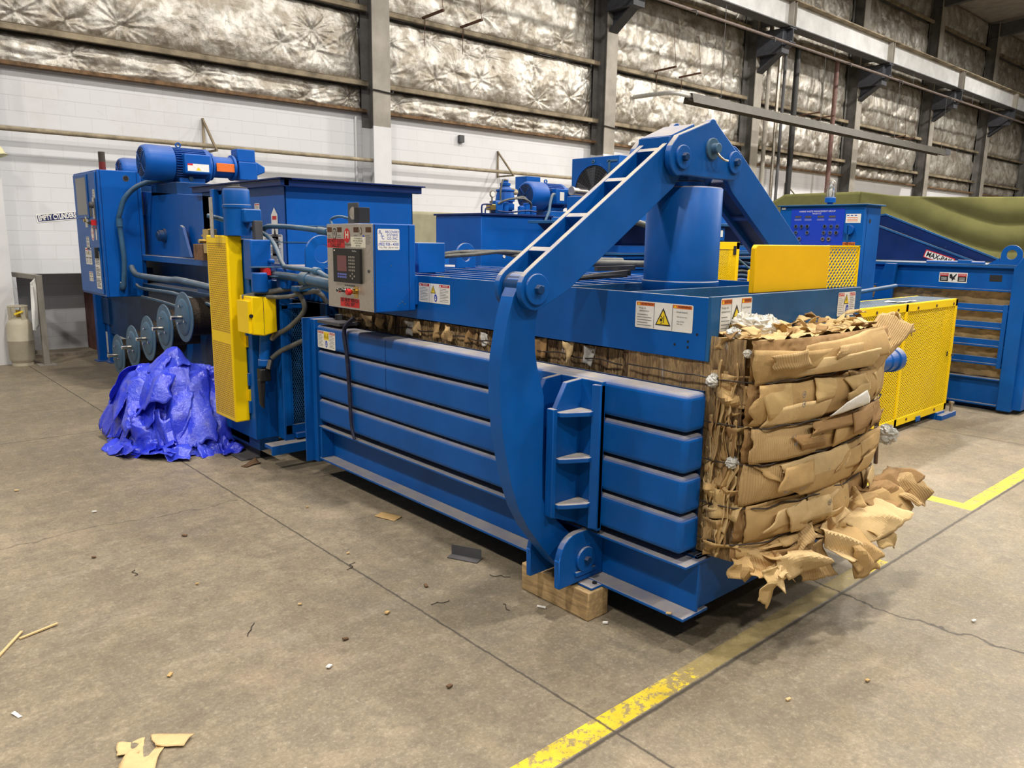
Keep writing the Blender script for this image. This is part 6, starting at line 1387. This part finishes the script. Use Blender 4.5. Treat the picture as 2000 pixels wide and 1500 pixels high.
# ================================================================== SECOND BALER (right)
B2=thing('horizontal_baler',(9.9,3.3,0),'second blue baler at the right edge, barred side showing baled cardboard','baler')
XS=9.5
q=M(); q.box(XS,XS+.04,2.6,4.15,1.31,1.565); q.box(XS-.05,XS+.04,2.6,4.15,1.305,1.325); q.box(XS-.05,XS+.04,2.6,4.15,1.555,1.575); q.build('upper_box',BLUE,B2,bevel=.003)
q=M(); q.box(XS-.05,XS+.9,2.55,4.3,1.575,1.59); q.build('top_plate',BLUED,B2)
q=M(); q.cyl((XS+.02,3.55,1.60),(XS+.02,2.95,1.60),.02); q.box(XS,XS+.05,3.08,3.22,1.585,1.63); q.build('top_cylinder',BLUE,B2,bevel=.004)
for z0,z1 in ((1.085,1.16),(.895,.97),(.70,.78),(.505,.585)):
    q=M(); q.box(XS+.01,XS+.05,2.6,4.15,z0,z1); q.box(XS-.035,XS+.05,2.6,4.15,z0,z0+.02); q.build('side_bar',BLUE,B2,bevel=.003)
q=M(); q.box(XS-.045,XS-.01,2.655,2.70,.48,1.17); q.build('upright_bar',BLUE,B2,bevel=.003)
q=M(); q.box(XS,XS+.05,2.6,4.15,.075,.35); q.box(XS-.05,XS+.05,2.6,4.15,.345,.36); q.box(XS-.05,XS+.05,2.6,4.15,.06,.078); q.build('base_rail',BLUE,B2,bevel=.003)
q=M(); q.box(XS+.1,XS+.9,2.7,4.1,0,.06); q.build('skid',DKBL,B2)
Yy,Z=np.meshgrid(np.linspace(2.6,4.2,140),np.linspace(.36,1.31,100),indexing='ij')
d=.05*(ridged(Yy*6,Z*9,81,4)-.5)+.03*(fbm(Yy*22,Z*26,82,3)-.5)
bl2=grid_obj('cardboard_bale',np.stack([XS+.09-d,Yy,Z],-1),CB[1],thick=.01); tag(bl2,'brown cardboard behind the bars of the second baler on the right','bale')
q=M(); q.prism([(2.50,0.03),(2.64,0.03),(2.64,1.56),(2.50,1.78)],'x',XS-.08,XS+.06); q.build('corner_post',BLUE,B2,bevel=.01)
q=M(); q.box(XS-.02,XS+1.1,2.42,2.52,.05,1.9); q.build('front_plate',BLUE,B2,bevel=.004)
q=M(); q.bar((XS-.03,2.44,1.9),(XS-.03,2.44,1.5),.05,.05); q.tube([(XS-.05,2.5,1.78),(XS-.05,2.46,1.5),(XS+.0,2.4,1.3)],.015,8); q.build('front_rib',BLUED,B2)
fr=FY(XS,2.42,0)
q=M(); q.fbox(fr,-.04,.26,.42,.66,0,.02,DKGREY); q.ring(fr,.11,.54,.08,.10,.02,.035,STEEL); q.disc(fr,.11,.54,.08,.022,DARK); q.build('flange_plate',None,B2)
q=M(); q.fbox(fr,-.04,.26,.80,1.0,0,.02,DKGREY); q.build('flange_plate',None,B2)
eye(XS+.01,2.70,1.70,.10,.12,'x',B2)
q=M(); q.prism([(2.80,1.59),(2.92,1.59),(2.81,1.66)],'x',XS,XS+.025); q.build('eye_gusset',BLUE,B2)
q=M(); q.add([(XS-.1,a,z) for a,z in ((4.06,1.15),(4.03,1.35),(3.98,1.50),(3.96,1.57),(3.84,1.57),(3.86,1.35),(3.87,1.15))]+[(XS-.02,a,z) for a,z in ((4.06,1.15),(4.03,1.35),(3.98,1.50),(3.96,1.57),(3.84,1.57),(3.86,1.35),(3.87,1.15))],[(0,1,2,3,4,5,6),(13,12,11,10,9,8,7)]+[(i,(i+1)%7,7+(i+1)%7,7+i) for i in range(7)]); q.build('curved_post',BLUE,B2,bevel=.003)
q=M(); q.box(XS+.2,XS+1,4.15,4.8,.1,1.5); q.build('rear_body',DKBL,B2)
sticker(B2,FX(XS-.001,3.39,1.38),.29,.11,'panel')
s=M(); s.rect(FX(XS-.001,2.88,1.41),0,0,.12,.07,.002,INK); s.build('name_plate',None,B2)
# conveyor behind it
CV=thing('infeed_conveyor',(10.4,4.0,1.5),'dark navy inclined conveyor side behind the second baler','conveyor')
q=M(); q.prism([(4.60,1.59),(4.60,2.05),(4.45,2.02),(3.30,1.60),(3.30,1.59)],'x',10.3,10.34); q.build('lower_side',NAVY,CV)
q=M(); q.prism([(4.60,2.05),(4.60,2.13),(4.42,2.16),(3.0,1.60),(3.30,1.60),(4.45,2.02)],'x',10.36,10.40); q.build('upper_side',NAVY,CV)
q=M(); q.bar((10.29,4.55,2.045),(10.29,3.30,1.60),.012,.02); q.bar((10.35,4.42,2.165),(10.35,3.0,1.605),.012,.02); q.bar((10.35,4.60,2.13),(10.35,4.42,2.165),.012,.02); q.build('edge_strip',BLUED,CV)
q=M(); q.box(10.45,11.1,3.0,4.7,0,1.5); q.build('conveyor_stand',DKBL,CV)
s=M(); fr=F((10.298,3.86,1.735),(0,-.955,-.30),(0,-.30,.955)); rrect(s,fr,0,-.10,.36,.10,.002,RED); rrect(s,fr,.012,-.09,.336,.078,.003,WHITE); s.text(fr,'MAX-PAK',.18,-.052,.062,.004,INK,.31,.03); s.build('maker_plate',None,CV)
# ================================================================== LITTER
def scrap(x,y,L,W,a,seed,mat,label,cat='scrap',z=.004,**k):
    d=np.array([math.cos(a),math.sin(a),0])*L/2;e=np.array([-math.sin(a),math.cos(a),0])*W/2;c=np.array([x,y,z])
    return tag(sheet(c-d-e,c+d-e,c+d+e,c-d+e,mat,None,seed,name=k.pop('name','cardboard_scrap'),**k),label,cat)
sc_=scrap(.66,2.62,.19,.075,1.0,60,CB[1],'torn cardboard scrap on the floor at lower left','scrap',.012,jag=.02,fold=.008,thick=.003,res=.008)
q=thing('torn_cardboard',(.72,2.69,0),'two small torn cardboard tongues lying against the lower left scrap','scrap')
sheet((.70,2.68,.01),(.80,2.60,.01),(.84,2.63,.012),(.72,2.74,.015),CB[1],q,61,jag=.012,fold=.006,thick=.003,res=.008); sheet((.60,2.70,.01),(.66,2.66,.012),(.70,2.74,.012),(.64,2.78,.01),CB[1],q,62,jag=.012,fold=.006,thick=.003,res=.008)
scrap(2.612,4.11,.17,.085,1.9,63,CB[0],'small rectangular cardboard piece on the floor before the base rail','scrap',.006,jag=.003,fold=.002,thick=.003,res=.01)
an=M(); an.bar((2.56,3.36,.035),(2.64,3.19,.035),.004,.06); an.bar((2.535,3.35,.004),(2.615,3.18,.004),.055,.004); tag(an.build('angle_iron',DKGREY),'short piece of angle iron on the floor before the base rail','scrap metal')
for i,(a,b,l) in enumerate([((.40,3.72),(.52,3.90),'longer pale wood splinter on the floor at far left'),((.50,3.84),(.66,3.88),'shorter pale wood splinter crossing the longer one')]): tag(M().bar((*a,.006),(*b,.010),.012,.006).build('wood_splinter',CB[1]),l,'splinter')
scrap(2.414,5.79,.12,.05,.3,64,CBD,'small dark cardboard scrap on the floor below the yellow guard','scrap',.02,jag=.012,fold=.02,thick=.003,res=.008); 
scrap(.382,3.207,.05,.014,1.9,65,WHITE,'tiny white paper sliver on the floor at lower left edge','scrap',.004,jag=.003,fold=.003,thick=.002,res=.006,name='paper_sliver')
tag(M().cyl((2.49,2.57,.008),(2.51,2.53,.008),.006,n=8).build('chalk_stub',WHITE),'white chalk-like stub on the floor beside the timber block','stub')
for i,(x,y) in enumerate([(2.616,2.25),(2.66,1.92),(1.9,3.0),(2.2,3.1),(1.45,2.75),(2.1,3.75),(1.3,3.9),(1.5,4.6),(1.05,2.2),(1.6,3.35),(2.3,4.6),(1.0,4.6),(4.0,1.1),(2.7,1.35),(.9,3.1),(1.75,2.3),(1.2,5.4),(.9,6.2),(3.1,1.2),(1.62,2.9)]):
    z=.006 if i!=1 else .171; a=RS.uniform(0,6); L=RS.uniform(.012,.03)
    q=M(); q.bar((x,y,z),(x+L*math.cos(a),y+L*math.sin(a),z+.004),L*.6,.006); tag(q.build('debris_chip',[WHITE,CB[1],CB[0],CBD][i%4]),'tiny chip of debris lying on the concrete floor','debris','debris chips on the floor')
for i,(x,y) in enumerate([(2.2,2.9),(2.35,2.62),(1.35,3.3),(2.55,3.0),(2.0,3.55),(1.1,4.2)]):
    a=RS.uniform(0,6); q=M(); q.tube([(x+.02*k*math.cos(a)+.01*math.sin(k*2+i),y+.02*k*math.sin(a)+.01*math.cos(k*2),.004) for k in range(6)],.0018,5); tag(q.build('wire_snip',WIREM),'short dark snip of wire on the floor','wire','wire snips on the floor')
